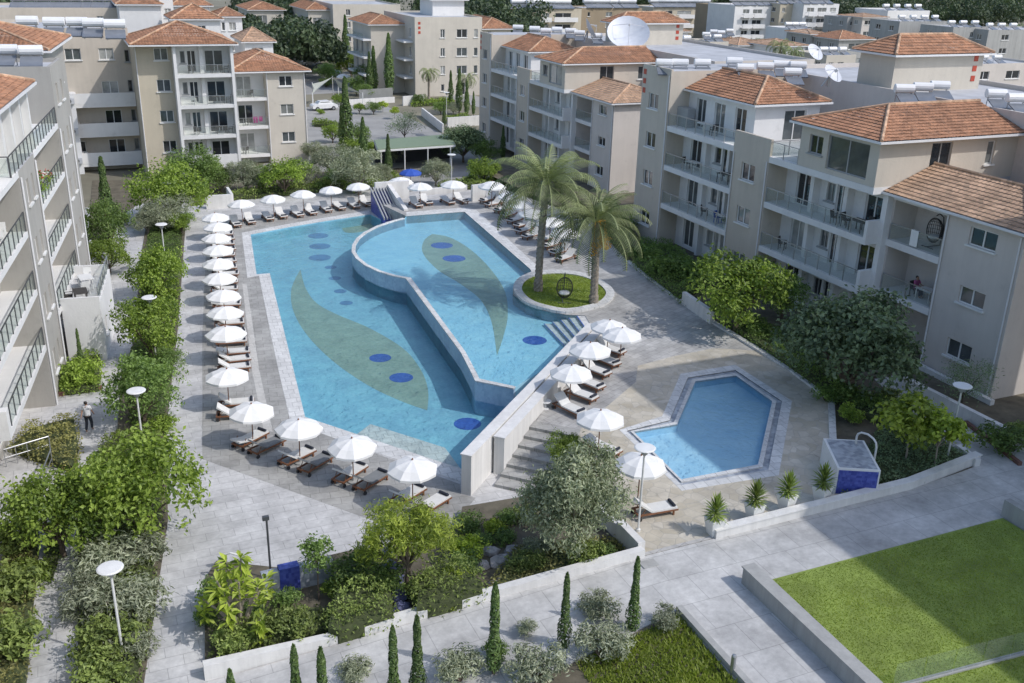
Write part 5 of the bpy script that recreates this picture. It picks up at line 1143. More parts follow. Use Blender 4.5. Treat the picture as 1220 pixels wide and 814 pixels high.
# lawns: real blades over the turf
def grass(name, poly, z, n, h, w, seed, label=None):
    r = random.Random(seed); P = [Vector(p) for p in poly]; x0, x1 = min(p.x for p in P), max(p.x for p in P); y0, y1 = min(p.y for p in P), max(p.y for p in P); mb = MB(); zf = z if callable(z) else (lambda p: z)
    k = 0
    while k < n:
        p = Vector((r.uniform(x0, x1), r.uniform(y0, y1)))
        if not inpoly(p, P): continue
        k += 1; nz = NZ.noise(Vector((p.x*.5, p.y*.5, seed))); a = r.uniform(0, 6.28); d = Vector((cos(a), sin(a), 0)); hh = h*r.uniform(.5, 1.2)*(1+.4*nz); q = Vector((p.x, p.y, zf(p))); s = d*w*.5; t = Vector((r.gauss(0, .5), r.gauss(0, .5), 0))*hh
        i = len(mb.v); mb.v += [tuple(q-s), tuple(q+s), tuple(q+t+Vector((0, 0, hh)))]; mb.f.append((i, i+1, i+2)); mb.mi.append(0); mb.tone.append(min(1, max(0, .5+.55*nz+r.gauss(0, .1))))
    o = mb.build(name, 'lf_grass'); return tag(o, kind='stuff', label=label, cat='grass')
M['lf_grass'] = leafmat('grass_blades', (.17, .225, .04), (.36, .42, .08), .4)
grass('lawn_grass', [(21.75, 14), (35.4, 14), (35.4, 25.6), (22.25, 25.6)], ZU+.05, 60000, .045, .04, 3, 'mown lawn beside the concrete wall')
grass('island_grass', [tuple(p) for p in isi], ZU+.08, 9000, .07, .07, 4, 'dry mown grass on the round island under the palms')
grass('rough_grass', [(13.5, 18), (18.0, 18), (18.35, 25.2), (13.8, 24.6)], lambda p: ZU-.02 if p[0] > 18 else zr(p)-.05, 16000, .16, .08, 5, 'bright rough grass between the olive bushes and the walkway')
# rocks in the olive bed
for i, (u, v, s) in enumerate(((585, 655, .35), (598, 668, .45), (575, 672, .3), (612, 655, .4), (604, 690, .35), (590, 694, .28), (628, 662, .25), (640, 676, .3), (466, 672, .35), (470, 690, .38), (473, 708, .4), (478, 722, .36), (464, 655, .3))):
    r = random.Random(i+90); b = MB(); z0 = .35 if u > 560 else .2; k = 9; vs = []; fs = []
    for a in range(5):
        for j in range(k):
            ph = pi*(a+.5)/5; q = s*r.uniform(.75, 1.15); vs.append((q*sin(ph)*cos(2*pi*j/k)*1.2, q*sin(ph)*sin(2*pi*j/k), q*.7*cos(ph)))
    for a in range(4):
        for j in range(k): fs.append((a*k+j, (a+1)*k+j, (a+1)*k+(j+1) % k, a*k+(j+1) % k))
    fs += [tuple(range(k)), tuple(4*k+j for j in range(k-1, -1, -1))]
    b.add(vs, fs); p = G(u, v, z0+.2); tag(b.build('garden_rock', 'rock' if u > 560 else 'blue_rock', None, (p.x, p.y, z0+s*.3)), f'{"grey" if u > 560 else "blue grey"} rough rock, {ORD[i if u > 560 else i-8]} along the {"olive bed scree" if u > 560 else "dry stream below the pine"}', 'rock', 'rocks in the garden beds')
# the far wood: many small crowns that read as one mass
wm = MB(); r = random.Random(77); spots = []
def wood(u0, u1, y0, y1, n, hh):
    for i in range(n):
        y = r.uniform(y0, y1); f = (y-y0)/max(1, y1-y0); u = r.uniform(u0, u1); x, _ = HY(u, 20, y); spots.append((x, y, hh*r.uniform(.7, 1.2)))
wood(285, 395, 190, 330, 150, 9); wood(395, 470, 290, 380, 60, 10); wood(500, 640, 215, 330, 110, 11); wood(560, 1010, 330, 420, 150, 13); wood(1000, 1250, 250, 380, 170, 12); wood(205, 300, 185, 260, 40, 9); wood(-60, 200, 260, 380, 80, 9)
for x, y, h in spots:
    tone = r.uniform(.1, .7)
    for l_ in range(4):
        c = Vector((x+r.uniform(-2, 2), y+r.uniform(-2, 2), h*r.uniform(.45, .85))); s = h*r.uniform(.22, .34)
        for i in range(64):
            d = rdir(r); d.z = abs(d.z)-.35; p_ = c+d*s*r.uniform(.6, 1.08); leaf(wm, p_, (d+rdir(r)*.7).normalized(), .95, .62, r, min(1, max(0, tone+r.gauss(0, .2))))
tag(wm.build('far_wood', 'lf_far'), 'dark wood of evergreens closing the view behind the roofs', 'wood', kind='stuff')
# ================================================================ parasols and loungers
def parasol_root():
    t = thing('parasol', 'white octagonal parasol', 'parasol', group='white parasols by the pools'); R0, zr_, za = 1.2, 1.92, 2.38
    b = MB(); b.lathe([(.28, 0), (.28, .07), (.06, .1), (.045, .3)], 12); b.build('base', 'concrete', t)
    b = MB(); b.tube([(0, 0, .1), (0, 0, 2.34)], .028, 8); b.build('pole', 'wood', t)
    b = MB(); k = 8; vs = [(0, 0, za)]; rings = [(0.33, za-.09), (.68, za-.22), (1.0, zr_)]
    for q, z in rings:
        for j in range(k*4):
            a = 2*pi*j/(k*4); seg_ = cos(pi/8)/cos((a % (pi/4))-pi/8); sag = .035*q*(1-abs(((a % (pi/4))/(pi/4))*2-1)); vs.append((R0*q*seg_*cos(a), R0*q*seg_*sin(a), z-sag))
    m = k*4; fs = [(0, 1+j, 1+(j+1) % m) for j in range(m)]
    for i in range(2):
        for j in range(m): fs.append((1+i*m+j, 1+(i+1)*m+j, 1+(i+1)*m+(j+1) % m, 1+i*m+(j+1) % m))
    n0 = len(vs); o = 1+2*m
    for j in range(m): x, y, z = vs[o+j]; vs.append((x*1.005, y*1.005, z-.11))
    for j in range(m): fs.append((o+j, n0+j, n0+(j+1) % m, o+(j+1) % m))
    b.add(vs, fs); b.build('canopy', 'fabric', t)
    b = MB(); b.lathe([(.015, za-.01), (.05, za+.02), (.03, za+.07), (.005, za+.1)], 8); b.build('finial', 'wood', t)
    b = MB()
    for j in range(8):
        a = 2*pi*j/8; b.tube([(0, 0, 2.25), (R0*.97*cos(a), R0*.97*sin(a), zr_-.01)], .012, 4)
    b.build('ribs', 'wood', t)
    return t
def lounger_root(m, lab, tilt=38):
    t = thing('sun_lounger', lab, 'sun lounger'); W_ = .34
    b = MB(); b.box(-.95, 1.0, -W_-.03, -W_+.03, .24, .31); b.box(-.95, 1.0, W_-.03, W_+.03, .24, .31); b.box(-.95, -.88, -W_+.03, W_-.03, .24, .31); b.box(.93, 1.0, -W_+.03, W_-.03, .24, .31)
    for i in range(9): x = -.25+i*.14; b.box(x, x+.09, -W_+.03, W_-.03, .27, .30)
    b.tube([(-.72, -.3, .3), (-.55, -.3, .58)], .018, 4); b.tube([(-.72, .3, .3), (-.55, .3, .58)], .018, 4)
    b.build('frame', 'wood', t)
    for x, y in ((.82, -.28), (.82, .28), (-.78, -.28), (-.78, .28)):
        b = MB(); b.box(x-.035, x+.035, y-.035, y+.035, 0, .24); b.build('leg', 'wood', t)
    for y in (-.37, .37):
        b = MB(); b.tube([(-.86, y-.03, .1), (-.86, y+.03, .1)], .1, 10); b.build('wheel', 'black', t)
    b = MB(); b.box(-.28, .98, -W_, W_, .313, .39); b.build('seat_cushion', m, t)
    b = MB(); c, s = cos(rad(tilt)), sin(rad(tilt)); L0 = .78; p = []
    for x, z in ((0, 0), (-L0*c, L0*s), (-L0*c+.08*s, L0*s+.08*c), (.08*s, .08*c)): p.append((x-.285, z+.32))
    b.add([(x, -W_, z) for x, z in p]+[(x, W_, z) for x, z in p], [(3, 2, 1, 0), (4, 5, 6, 7), (0, 1, 5, 4), (1, 2, 6, 5), (2, 3, 7, 6), (3, 0, 4, 7)]); b.build('backrest', m, t)
    b = MB(); b.tube([(.84, -.27, .45), (.84, -.26, .45), (.84, .26, .45), (.84, .27, .45)], [.03, .075, .075, .03], 9); b.build('bolster', 'navy', t)
    return t
PAR = Proto(parasol_root()); LW = Proto(lounger_root('mat_white', 'white sun lounger')); LG = Proto(lounger_root('mat_grey', 'grey sun lounger')); LW2 = Proto(lounger_root('mat_white', 'white sun lounger', 14))
PG = 'white parasols by the pools'; LGW = 'white sun loungers round the pools'; LGG = 'grey sun loungers below the big pool'
def par(u, v, z, lab, sc=1.0):
    p = G(u, v, z+2.38*sc); o = PAR.put((p.x, p.y, z), RNG.uniform(-.2, .2), lab, PG, (sc*RNG.uniform(.96, 1.04), sc*RNG.uniform(.96, 1.04), sc)); o.rotation_euler = (RNG.gauss(0, .018), RNG.gauss(0, .018), RNG.uniform(-.35, .35)); return p.xy
NL = [0]
def lounger(pr, p, d, z, lab, grp):
    NL[0] += 1
    if pr is LW and NL[0] % 5 == 2: pr = LW2; lab = lab.replace('white sun lounger', 'flat backed white lounger')
    pr.put((p.x+RNG.uniform(-.1, .1), p.y+RNG.uniform(-.1, .1), z), math.atan2(d.y, d.x)+RNG.uniform(-.09, .09), lab, grp)
left_px = [(256.2, 254), (258.4, 265), (257, 278), (259, 292), (259, 308), (261, 325), (264.6, 345.5), (266.5, 365.5), (268.4, 389.3), (269, 439.7)]
row = [par(u, v, 0, f'white parasol, {ORD[i]} from the far end of the row along the left of the pool') for i, (u, v) in enumerate(left_px)]
foot = Vector((.993, -.121)); k = 0
for i, b0 in enumerate(row):
    al = (row[min(i+1, 9)]-row[max(i-1, 0)]).normalized()
    for s in ((-.85, .8) if i < 8 else ((-1.0, .25, 1.5) if i == 8 else (-.1, 1.2))):
        lounger(LW, b0+al*s+foot*.35, foot, 0, f'white sun lounger, {ORD[k]} from the far end of the left row', LGW); k += 1
bot_px = [(297.6, 481), (354.4, 500.6), (419.3, 521.7), (491, 547.4)]
row = [par(u, v, 0, f'white parasol, {ORD[i]} from the left along the near edge of the big pool') for i, (u, v) in enumerate(bot_px)]
al = (row[3]-row[0]).normalized(); ft = Vector((-al.y, al.x))
for i, b0 in enumerate(row):
    lounger(LW, b0-al*.35+ft*.15, ft, 0, f'white sun lounger under the {ORD[i]} parasol of the near row', LGW)
    lounger(LG if i < 3 else LW, b0+al*.95+ft*.15, ft, 0, f'grey sun lounger right of the {ORD[i]} parasol of the near row' if i < 3 else 'white sun lounger at the right end of the near row', LGG if i < 3 else LGW)
back_px = [(287.6, 237.9), (325.2, 232), (360.4, 226.5), (394.2, 222), (427, 217.6)]
for i, (u, v) in enumerate(back_px): par(u, v, 0, f'white parasol, {ORD[i]} from the left behind the far edge of the big pool')
fb = (G(327, 262.8)-G(314.5, 254)).xy.normalized()
for i, (u, v) in enumerate([(280.6, 265.7), (296.8, 262), (319.7, 258.4), (334.4, 256), (354, 254), (369, 251.7), (389, 248), (403, 245.8), (422, 243.5), (434.7, 241.3)]):
    lounger(LW, G(u, v, .3).xy, fb, 0, f'white sun lounger, {ORD[i]} from the left in the back row', LGW)
for i, (u, v) in enumerate([(500.5, 217.6), (539.7, 214.9)]): par(u, v, ZU, f'white parasol, {ORD[i]} right of the slide behind the upper pool')
for i, (u, v) in enumerate([(494.4, 242.8), (508.4, 239.8), (532.8, 239), (547.5, 237.6)]): lounger(LW, G(u, v, ZU+.3).xy, fb, ZU, f'white sun lounger, {ORD[i]} right of the slide behind the upper pool', LGW)
for i, (u, v) in enumerate([(608, 229), (622.6, 239), (634, 249), (656, 259), (673.5, 272)]): par(u, v, ZU, f'white parasol, {ORD[i]} from the far end of the row right of the upper pool')
fr = (G(658, 309, ZU)-G(687.5, 300, ZU)).xy.normalized()
for i, (u, v) in enumerate([(582, 237), (589, 242.5), (600, 249), (608, 255), (614, 261.5), (622, 267), (627, 273.5), (633, 280), (653.6, 284), (657, 291), (667, 299.5), (673.5, 306)]):
    lounger(LW, G(u, v, ZU+.3).xy, fr, ZU, f'white sun lounger, {ORD[i]} from the far end, right of the upper pool', LGW)
for (u, v), lab in zip([(725, 381.6), (703.5, 408.6), (680.5, 435.7), (715.7, 489.7), (764, 542.4)], ('white parasol at the far end of the long white wall', 'white parasol, second from the far end of the long white wall', 'white parasol at the middle of the long white wall', 'white parasol between the white wall and the small pool', 'white parasol at the left corner of the small pool behind the lamp')): par(u, v, ZU, lab)
par(741, 391, ZU, 'white parasol half hidden behind the one at the far wall end')
fw_ = (G(710, 479, ZU)-G(672.4, 464, ZU)).xy.normalized()
for i, (u, v) in enumerate([(728, 416), (719, 428), (709, 441), (700, 455), (691, 470), (676, 485)]): lounger(LW, G(u, v, ZU+.3).xy, fw_, ZU, f'white sun lounger, {ORD[i]} from the far end, facing away from the white wall', LGW)
lounger(LW, G(719, 532, ZU+.3).xy, fw_, ZU, 'white sun lounger alone beside the small pool', LGW)
lounger(LW, G(778, 607, ZU+.3).xy, (G(800, 606, ZU)-G(762, 612, ZU)).xy.normalized(), ZU, 'white sun lounger near the terrace wall in front of the small pool', LGW)
def side_table(u, v, z, lab):
    p = G(u, v, z+.4); t = thing('side_table', lab, 'table', (p.x, p.y, z)); b = MB(); b.lathe([(.3, .42), (.32, .44), (.32, .46), (.3, .48)], 14); b.build('tabletop', 'trim', t); b = MB(); b.lathe([(.2, 0), (.2, .03), (.04, .06), (.04, .42)], 10); b.build('pedestal', 'trim', t)
side_table(659, 461, ZU, 'small white round table by the wall, farther one'); side_table(650, 479, ZU, 'small white round table at the head of the steps')
# far parasols across the road
for u, v, lab in ((399, 83, 'white parasol across the road, nearest the street'), (409, 88, 'white parasol across the road, rightmost'), (386, 76, 'white parasol across the road, farthest'), (477, 211, 'white parasol behind the hedge left of the slide wall'), (586, 216, 'white parasol behind the far right corner of the upper pool')):
    par(u, v, 0 if u != 586 else ZU, lab, 1.1)
# blue parasol by the green canopy
pb = G(489, 201, 2.4); o = dup(PAR.r, (pb.x, pb.y, 0), 0, 'blue parasol beside the green canopy', 'parasols by the bar'); 
for c in o.children:
    if c.name.startswith('canopy'): c.data = c.data.copy(); c.data.materials[0] = plain('blue_canvas', (.03, .09, .42))
# ================================================================ lamps, planters, water features
def lamp_root():
    t = thing('lamp_post', 'disc lamp', 'lamp', group='disc topped lamp posts'); b = MB(); b.tube([(0, 0, 0), (0, 0, 3.75)], [.05, .042], 8); b.lathe([(.1, 0), (.1, .12), (.055, .16)], 10); b.build('post', 'pole_white', t)
    b = MB(); b.lathe([(.04, 3.62), (.13, 3.72), (.17, 3.88), (.13, 3.95)], 14); b.build('lantern', 'frame_grey', t)
    b = MB(); b.lathe([(.1, 3.96), (.44, 3.97), (.45, 4.0), (.40, 4.03), (.05, 4.05)], 20); b.build('disc', 'trim', t)
    return t
LP_ = Proto(lamp_root())
for u, v, z, lab in ((131, 676, 0, 'tall disc lamp standing in the silvery hedge at the lower left'), (162, 465, 0, 'disc lamp in the dark citrus tree on the left'), (177.5, 354, 0, 'disc lamp rising from the bright tree with orange flecks'), (192, 267, 0, 'disc lamp in the far hedge strip below the olive'), (198, 218, 0, 'disc lamp poking out of the wide domed tree'),
                     (1147, 459, ZU, 'disc lamp by the path below the right wing'), (768.5, 533, ZU, 'disc lamp at the left corner of the small pool'), (538, 184, 0, 'lamp post in front of the green canopy'), (875, 316, ZU, 'disc lamp on top of the yellow green tree'), (532, 110, 0, 'lamp post before the pale cream block')):
    p = G(u, v, z+4.02); LP_.put((p.x, p.y, z), 0, lab, 'disc topped lamp posts', 1)
p = G(323, 690, .1); t = thing('floodlight_post', 'thin dark post with a small spotlight in the front bed', 'lamp', (p.x, p.y, .1)); b = MB(); b.tube([(0, 0, 0), (0, 0, 2.9)], .045, 7); b.build('post', 'dark_steel', t); b = MB(); b.box(-.16, .1, -.07, .07, 2.78, 2.95); b.build('spotlight', 'dark_steel', t)
def planter_root():
    t = thing('planter', 'tapered white planter', 'planter', group='white planters with spiky plants'); b = MB()
    b.add([(-.2, -.2, 0), (.2, -.2, 0), (.2, .2, 0), (-.2, .2, 0), (-.33, -.33, .75), (.33, -.33, .75), (.33, .33, .75), (-.33, .33, .75), (-.27, -.27, .75), (.27, -.27, .75), (.27, .27, .75), (-.27, .27, .75), (-.26, -.26, .68), (.26, -.26, .68), (.26, .26, .68), (-.26, .26, .68)],
          [(3, 2, 1, 0), (0, 1, 5, 4), (1, 2, 6, 5), (2, 3, 7, 6), (3, 0, 4, 7), (4, 5, 9, 8), (5, 6, 10, 9), (6, 7, 11, 10), (7, 4, 8, 11), (8, 9, 13, 12), (9, 10, 14, 13), (10, 11, 15, 14), (11, 8, 12, 15), (12, 13, 14, 15)]); b.build('pot', 'trim', t)
    r = random.Random(8); lf = MB()
    for i in range(110):
        a = i*2.4; f = i/110; el = rad(85-100*f+r.uniform(-8, 8)); d = Vector((cos(a)*cos(el), sin(a)*cos(el), sin(el))); s = d.cross(Vector((0, 0, 1))).normalized()*.035; o = Vector((0, 0, .8+.55*(1-f))); L_ = r.uniform(.5, .72); k0 = len(lf.v)
        lf.v += [tuple(o-s*.7), tuple(o+s*.7), tuple(o+d*L_*.6+s), tuple(o+d*L_*.6-s), tuple(o+d*L_-Vector((0, 0, .05)))]; lf.f += [(k0, k0+1, k0+2, k0+3), (k0+3, k0+2, k0+4)]; lf.mi += [0, 0]; tn = min(1, max(0, r.gauss(.5, .2))); lf.tone += [tn, tn]
    lf.tube([(0, 0, .6), (0, 0, 1.3)], .06, 6); lf.tone += [.2]*(len(lf.f)-len(lf.tone))
    lf.build('spiky_plant', 'lf_hedge', t); return t
PL = Proto(planter_root())
for i, (u, v) in enumerate([(854, 640), (901.5, 622), (940, 611), (982, 601)]): p = G(u, v, ZU); PL.put((p.x, p.y+.25, ZU), .1*i, f'white planter with spiky plant, {ORD[i]} from the left along the terrace wall', 'white planters with spiky plants', 1.05)
# right fountain wall
A_, B_ = G(993, 589, ZU).xy, G(1044, 592, ZU).xy; dd = (B_-A_).normalized(); bb = Vector((-dd.y, dd.x)); 
if bb.y < 0: bb = -bb
fz = thing('fountain_wall', 'raised water feature with grey mosaic top and bright blue mosaic front by the right planting', 'fountain'); wdt = (B_-A_).length
q = lambda s_, t_: A_+dd*s_+bb*t_
b = MB(); b.prism([q(0, .02), q(wdt, .02), q(wdt, 3.0), q(0, 3.0)], ZU-.1, ZU+1.35); b.build('body', 'trim', fz)
b = MB(); b.prism([q(.08, -.005), q(wdt-.08, -.005), q(wdt-.08, .018), q(.08, .018)], ZU+.05, ZU+1.26); b.build('front_panel', 'blue_tile', fz)
b = MB(); b.prism([q(.12, .12), q(wdt-.12, .12), q(wdt-.12, 2.88), q(.12, 2.88)], ZU+1.352, ZU+1.37); b.build('top_panel', 'grey_tile', fz)
b = MB(); c0 = q(wdt-.5, 2.6); c1 = q(wdt+.16, 1.6); b.tube([(c0.x, c0.y, ZU+1.3), (c0.x, c0.y, ZU+1.75)]+[((c0.lerp(c1, (1-cos(x))/2)).x, (c0.lerp(c1, (1-cos(x))/2)).y, ZU+1.75+.38*sin(x)) for x in (.4, .9, 1.57, 2.2, 2.7)]+[(c1.x, c1.y, ZU+1.7), (c1.x, c1.y, ZU)], .05, 8)
tag(b.build('shower_arch', 'pole_white'), 'pale bent shower pipe beside the right fountain wall', 'shower')
# left fountain wall in the front bed
A_, B_ = G(314, 712, .1).xy, G(398, 692, .1).xy; dd = (B_-A_).normalized(); bb = Vector((-dd.y, dd.x)); L_ = (B_-A_).length; q = lambda s_, t_: A_+dd*s_+bb*t_
fz = thing('fountain_wall', 'mosaic wall with a blue centre panel half hidden in the front bed', 'fountain')
b = MB(); b.prism([q(0, .0), q(L_, .0), q(L_, .35), q(0, .35)], 0, 1.1); b.build('body', 'grey_tile', fz)
b = MB(); b.prism([q(L_*.24, -.03), q(L_*.52, -.03), q(L_*.52, .38), q(L_*.24, .38)], 0, 1.2); b.build('centre_panel', 'blue_tile', fz)
c0, c1 = G(262, 690, 0).xy, G(292, 690, 0).xy; b = MB(); b.tube([(c0.x, c0.y, 0), (c0.x, c0.y, .75)]+[(c0.lerp(c1, (1-cos(x))/2).x, c0.lerp(c1, (1-cos(x))/2).y, .75+.5*sin(x)) for x in (.4, .9, 1.57, 2.2, 2.7)]+[(c1.x, c1.y, .7), (c1.x, c1.y, 0)], .045, 8)
tag(b.build('shower_arch', 'pole_white'), 'bent shower pipe at the back left of the front bed', 'shower')
# water slide between the pools at the far edge
sl_ = thing('water_slide', 'blue tiled slide with pale fins and a white cheek wall between the two pools', 'slide', (G(474, 263, 0).x, G(474, 263, 0).y, 0))
sd = (G(484, 262, ZU)-G(458, 236, 3.0)); 
b = MB(); b.add([(-1.4, 0, -1.2), (.3, 0, -1.2), (.3, 4.2, -1.2), (-1.4, 4.2, -1.2), (-1.4, 0, .2), (.3, 0, .2), (.3, 4.2, 1.95), (-1.4, 4.2, 1.95)], [(3, 2, 1, 0), (4, 5, 6, 7), (0, 1, 5, 4), (1, 2, 6, 5), (2, 3, 7, 6), (3, 0, 4, 7)]); b.build('chute', 'blue_tile', sl_)
b = MB()
for i in range(6): x = -1.35+.3*i; b.add([(x-.06, -.15, .4), (x+.06, -.15, .4), (x+.06, 4.4, 2.35), (x-.06, 4.4, 2.35), (x-.06, -.15, .2), (x+.06, -.15, .2), (x+.06, 4.4, 2.15), (x-.06, 4.4, 2.15)], [(0, 1, 2, 3), (7, 6, 5, 4), (0, 4, 5, 1), (1, 5, 6, 2), (2, 6, 7, 3), (3, 7, 4, 0)])
b.build('fins', 'frame_grey', sl_)
b = MB(); b.add([(.32, -1.0, .1), (.72, -1.0, .1), (.72, 4.6, .1), (.32, 4.6, .1), (.32, -1.0, 1.3), (.72, -1.0, 1.3), (.72, 4.6, 2.6), (.32, 4.6, 2.6)], [(3, 2, 1, 0), (4, 5, 6, 7), (0, 1, 5, 4), (1, 2, 6, 5), (2, 3, 7, 6), (3, 0, 4, 7)]); b.build('cheek_wall', 'pool_white', sl_)
def pxwall(label, u0, v0, u1, v1, z, h, th=.25, m='pool_white', name='garden_wall', cap=False):
    a, c = G(u0, v0, z).xy, G(u1, v1, z).xy; b = MB(); b.seg(a, c, th, z-.15, z+h); o = b.build(name, m); return tag(o, label, 'wall')
pxwall('white wall block behind the water slide', 447, 237, 487, 234, ZU, 1.6, .4)
pxwall('low white wall right of the slide behind the loungers', 500, 232, 556, 226, ZU, .5)
pxwall('front of the white planter box at the far left deck corner', 246, 249, 277, 247, 0, 1.3); pxwall('side of the white planter box at the far left deck corner', 277.5, 247, 272, 238, 0, 1.3)
pxwall('white wall with a niche beyond the far right deck corner', 562, 240, 578, 238, ZU, 1.6, .3); pxwall('white wall stub right of the niche wall', 588, 236, 596, 244, ZU, 1.5, .3)
pxwall('white wall piece along the right deck edge', 814, 362, 848, 386, ZU, .9, .3); pxwall('long low white wall in front of the right wing', 1076, 462, 1196, 524, ZU, .7, .3); pxwall('white plinth kerb along the foot of the right wing', 1093, 437, 1182, 482, ZU, .25, .3)
pxwall('white low wall at the right edge before the path', 1196, 526, 1240, 546, ZU, .6, .3); pxwall('white kerb wall between the path and the dark ground cover', 1164, 556, 1140, 538, ZU, .4, .3)
pxwall('white retaining wall beside the cypress row at the back', 533, 152, 572, 149, 0, 1.4); pxwall('white ramp wall rising toward the pale cream block', 503, 138, 528, 158, 0, 1.2); pxwall('long white street wall behind the car park', 376, 128, 470, 122, 0, .9)
pxwall('grey steel fence on the street wall by the road cypresses', 428, 121, 468, 118, 0, 1.9, .06, 'steel'); pxwall('white wall block between the street and the ramp', 480, 126, 505, 124, 0, 1.5)
pxwall('red brown kerb beam along the right path', 1150, 505, 1215, 555, ZU, .2, .2, 'brown_edge'); pxwall('white edge of the bed around the square hedge', 70, 472, 122, 464, 0, .25, .2, 'brown_edge')
# right path between the planting and the wing
b = MB(); b.slab(gp(ZU, (1042, 452), (1066, 447), (1164, 513), (1212, 556), (1165, 556), (1100, 505)), [], ZU+.009, .05); struct('wing_path', b, 'path')
# glass fence along the lawn, bottom right
fa, fb2 = G(1062, 822, ZU).xy, G(1236, 776, ZU).xy; t = thing('glass_fence', 'frameless glass fence along the near side of the big lawn', 'fence', (fa.x, fa.y, ZU)); dv = fb2-fa; b = MB(); b.seg((0, 0), dv, .16, -.05, .12); b.build('plinth', 'concrete', t); n_ = 5
for i in range(n_):
    b = MB(); b.seg(dv*(i/n_+.005), dv*((i+1)/n_-.005), .02, .12, 1.05); b.build('glass_panel', 'rail_glass', t)
b = MB(); p = G(872, 803, ZU); b.lathe([(.09, 0), (.09, .75), (.07, .8), (.01, .82)], 12, (p.x, p.y, ZU)); tag(b.build('bollard_light', 'steel'), 'short metal bollard light on the walkway', 'bollard')
b = MB(); p = G(773, 672, ZU); b.box(p.x-.35, p.x+.35, p.y-.25, p.y+.25, ZU+.004, ZU+.03); tag(b.build('drain_cover', 'concrete'), 'square drain cover in the path before the terrace wall', 'drain cover')
# stair rail at the left
sr = thing('stair_railing', 'angular steel railing of the basement stairs at the left edge', 'railing'); pts = [(4, 536), (58, 520), (60, 536), (20, 640)]; b = MB(); P3 = [G(u, v, .95) for u, v in pts]; b.tube(P3, .035, 6); b.tube([p-Vector((0, 0, .45)) for p in P3], .025, 6)
for i in range(len(P3)-1):
    for f in (0, .25, .5, .75): p = P3[i].lerp(P3[i+1], f); b.tube([p, (p.x, p.y, 0)], .022, 5)
b.build('rails', 'steel', sr)
# ================================================================ canopy, sails, cars
cz = 2.9; cp = gp(cz, (446, 167), (536, 160), (542, 172), (450, 178)); t = thing('canopy_shelter', 'long shelter with flat green roof beside the car park', 'shelter'); b = MB(); b.slab(cp, [], cz+.02, .1); b.build('roof_sheet', plain('green_sheet', (.20, .26, .17)), t)
b = MB(); 
for i in range(4): b.seg(cp[i], cp[(i+1) % 4], .12, cz-.3, cz-.085)
b.build('fascia', 'trim', t)
for i in range(4):
    p = cp[3].lerp(cp[2], .04+.3*i); b = MB(); b.tube([(p.x, p.y, 0), (p.x, p.y, cz-.3)], .07, 8); b.build('post', 'trim', t)
b = MB(); b.seg(cp[0], cp[1], .2, 0, 2.6); b.build('rear_wall', plain('dark_board', (.07, .07, .08)), t)
def sail(pts, label):
    t = thing('shade_sail', label, 'shade sail'); P3 = [Vector((*G(u, v, z).xy, z)) for u, v, z in pts]; b = MB(); c = sum(P3, Vector())/len(P3)-Vector((0, 0, .25)); n = len(P3); m_ = [(P3[i]+P3[(i+1) % n])/2*.8+c*.2 for i in range(n)]
    vs = [c]+[x for i in range(n) for x in (P3[i], m_[i])]; b.add(vs, [(0, 1+i, 1+(i+1) % (2*n)) for i in range(2*n)]); b.build('cloth', plain('sail_cloth', (.42, .43, .36)), t)
    for p in P3: b = MB(); b.tube([(p.x, p.y, 0), (p.x, p.y, p.z+.2)], .06, 6); b.build('mast', 'trim', t)
sail([(372, 112, 2.4), (372, 100, 3.2), (396, 92, 4.0)], 'pale triangular shade sail at the corner of the cream block'); sail([(396, 92, 4.0), (403, 104, 2.6), (432, 112, 2.6)], 'pale triangular shade sail stretched to the right by the street')
def car_root(m, lab):
    t = thing('parked_car', lab, 'car'); prof = [(-2.0, .35), (-2.05, .75), (-1.9, .95), (-1.25, 1.02), (-.75, 1.42), (.75, 1.45), (1.45, 1.0), (2.0, .82), (2.08, .4)]; n = len(prof); b = MB(); vs = []
    for y, k_ in ((-.85, 1), (-.72, 0), (.72, 0), (.85, 1)):
        for x, z in prof: vs.append((x, y if z < 1.1 or not k_ else y*.86, z if not k_ else (z-.03)))
    fs = [(a*n+i, a*n+i+1, (a+1)*n+i+1, (a+1)*n+i) for a in range(3) for i in range(n-1)]+[tuple(range(n-1, -1, -1)), tuple(3*n+i for i in range(n)), (0, n, 2*n, 3*n), (n-1, 4*n-1, 3*n-1, 2*n-1)]
    b.add(vs, fs); b.build('body', m, t)
    for s in (-1, 1):
        b = MB(); y = s*.80; b.add([(-1.05, y, 1.06), (1.2, y, 1.06), (.65, s*.765, 1.36), (-.7, s*.765, 1.36)], [(0, 1, 2, 3)]); b.build('side_window', 'pane', t)
    b = MB(); b.add([(1.4, -.66, 1.06), (1.4, .66, 1.06), (.82, .6, 1.44), (.82, -.6, 1.44)], [(0, 1, 2, 3)]); b.build('windscreen', 'pane', t)
    b = MB(); b.add([(-1.22, -.66, 1.08), (-1.22, .66, 1.08), (-.82, .6, 1.42), (-.82, -.6, 1.42)], [(3, 2, 1, 0)]); b.build('rear_window', 'pane', t)
    for x in (-1.3, 1.3):
        for y in (-.8, .8):
            b = MB(); b.tube([(x, y-.1, .32), (x, y+.1, .32)], .32, 14); w_ = b.build('wheel', 'black', t); b = MB(); b.tube([(x, y-.105, .32), (x, y+.105, .32)], .18, 10); b.build('rim', 'steel', w_)
    return t
def park(m, u, v, rz, lab): p = G(u, v, 0); o = car_root(m, lab); o.location = (p.x, p.y, .0); o.rotation_euler = (0, 0, rz)
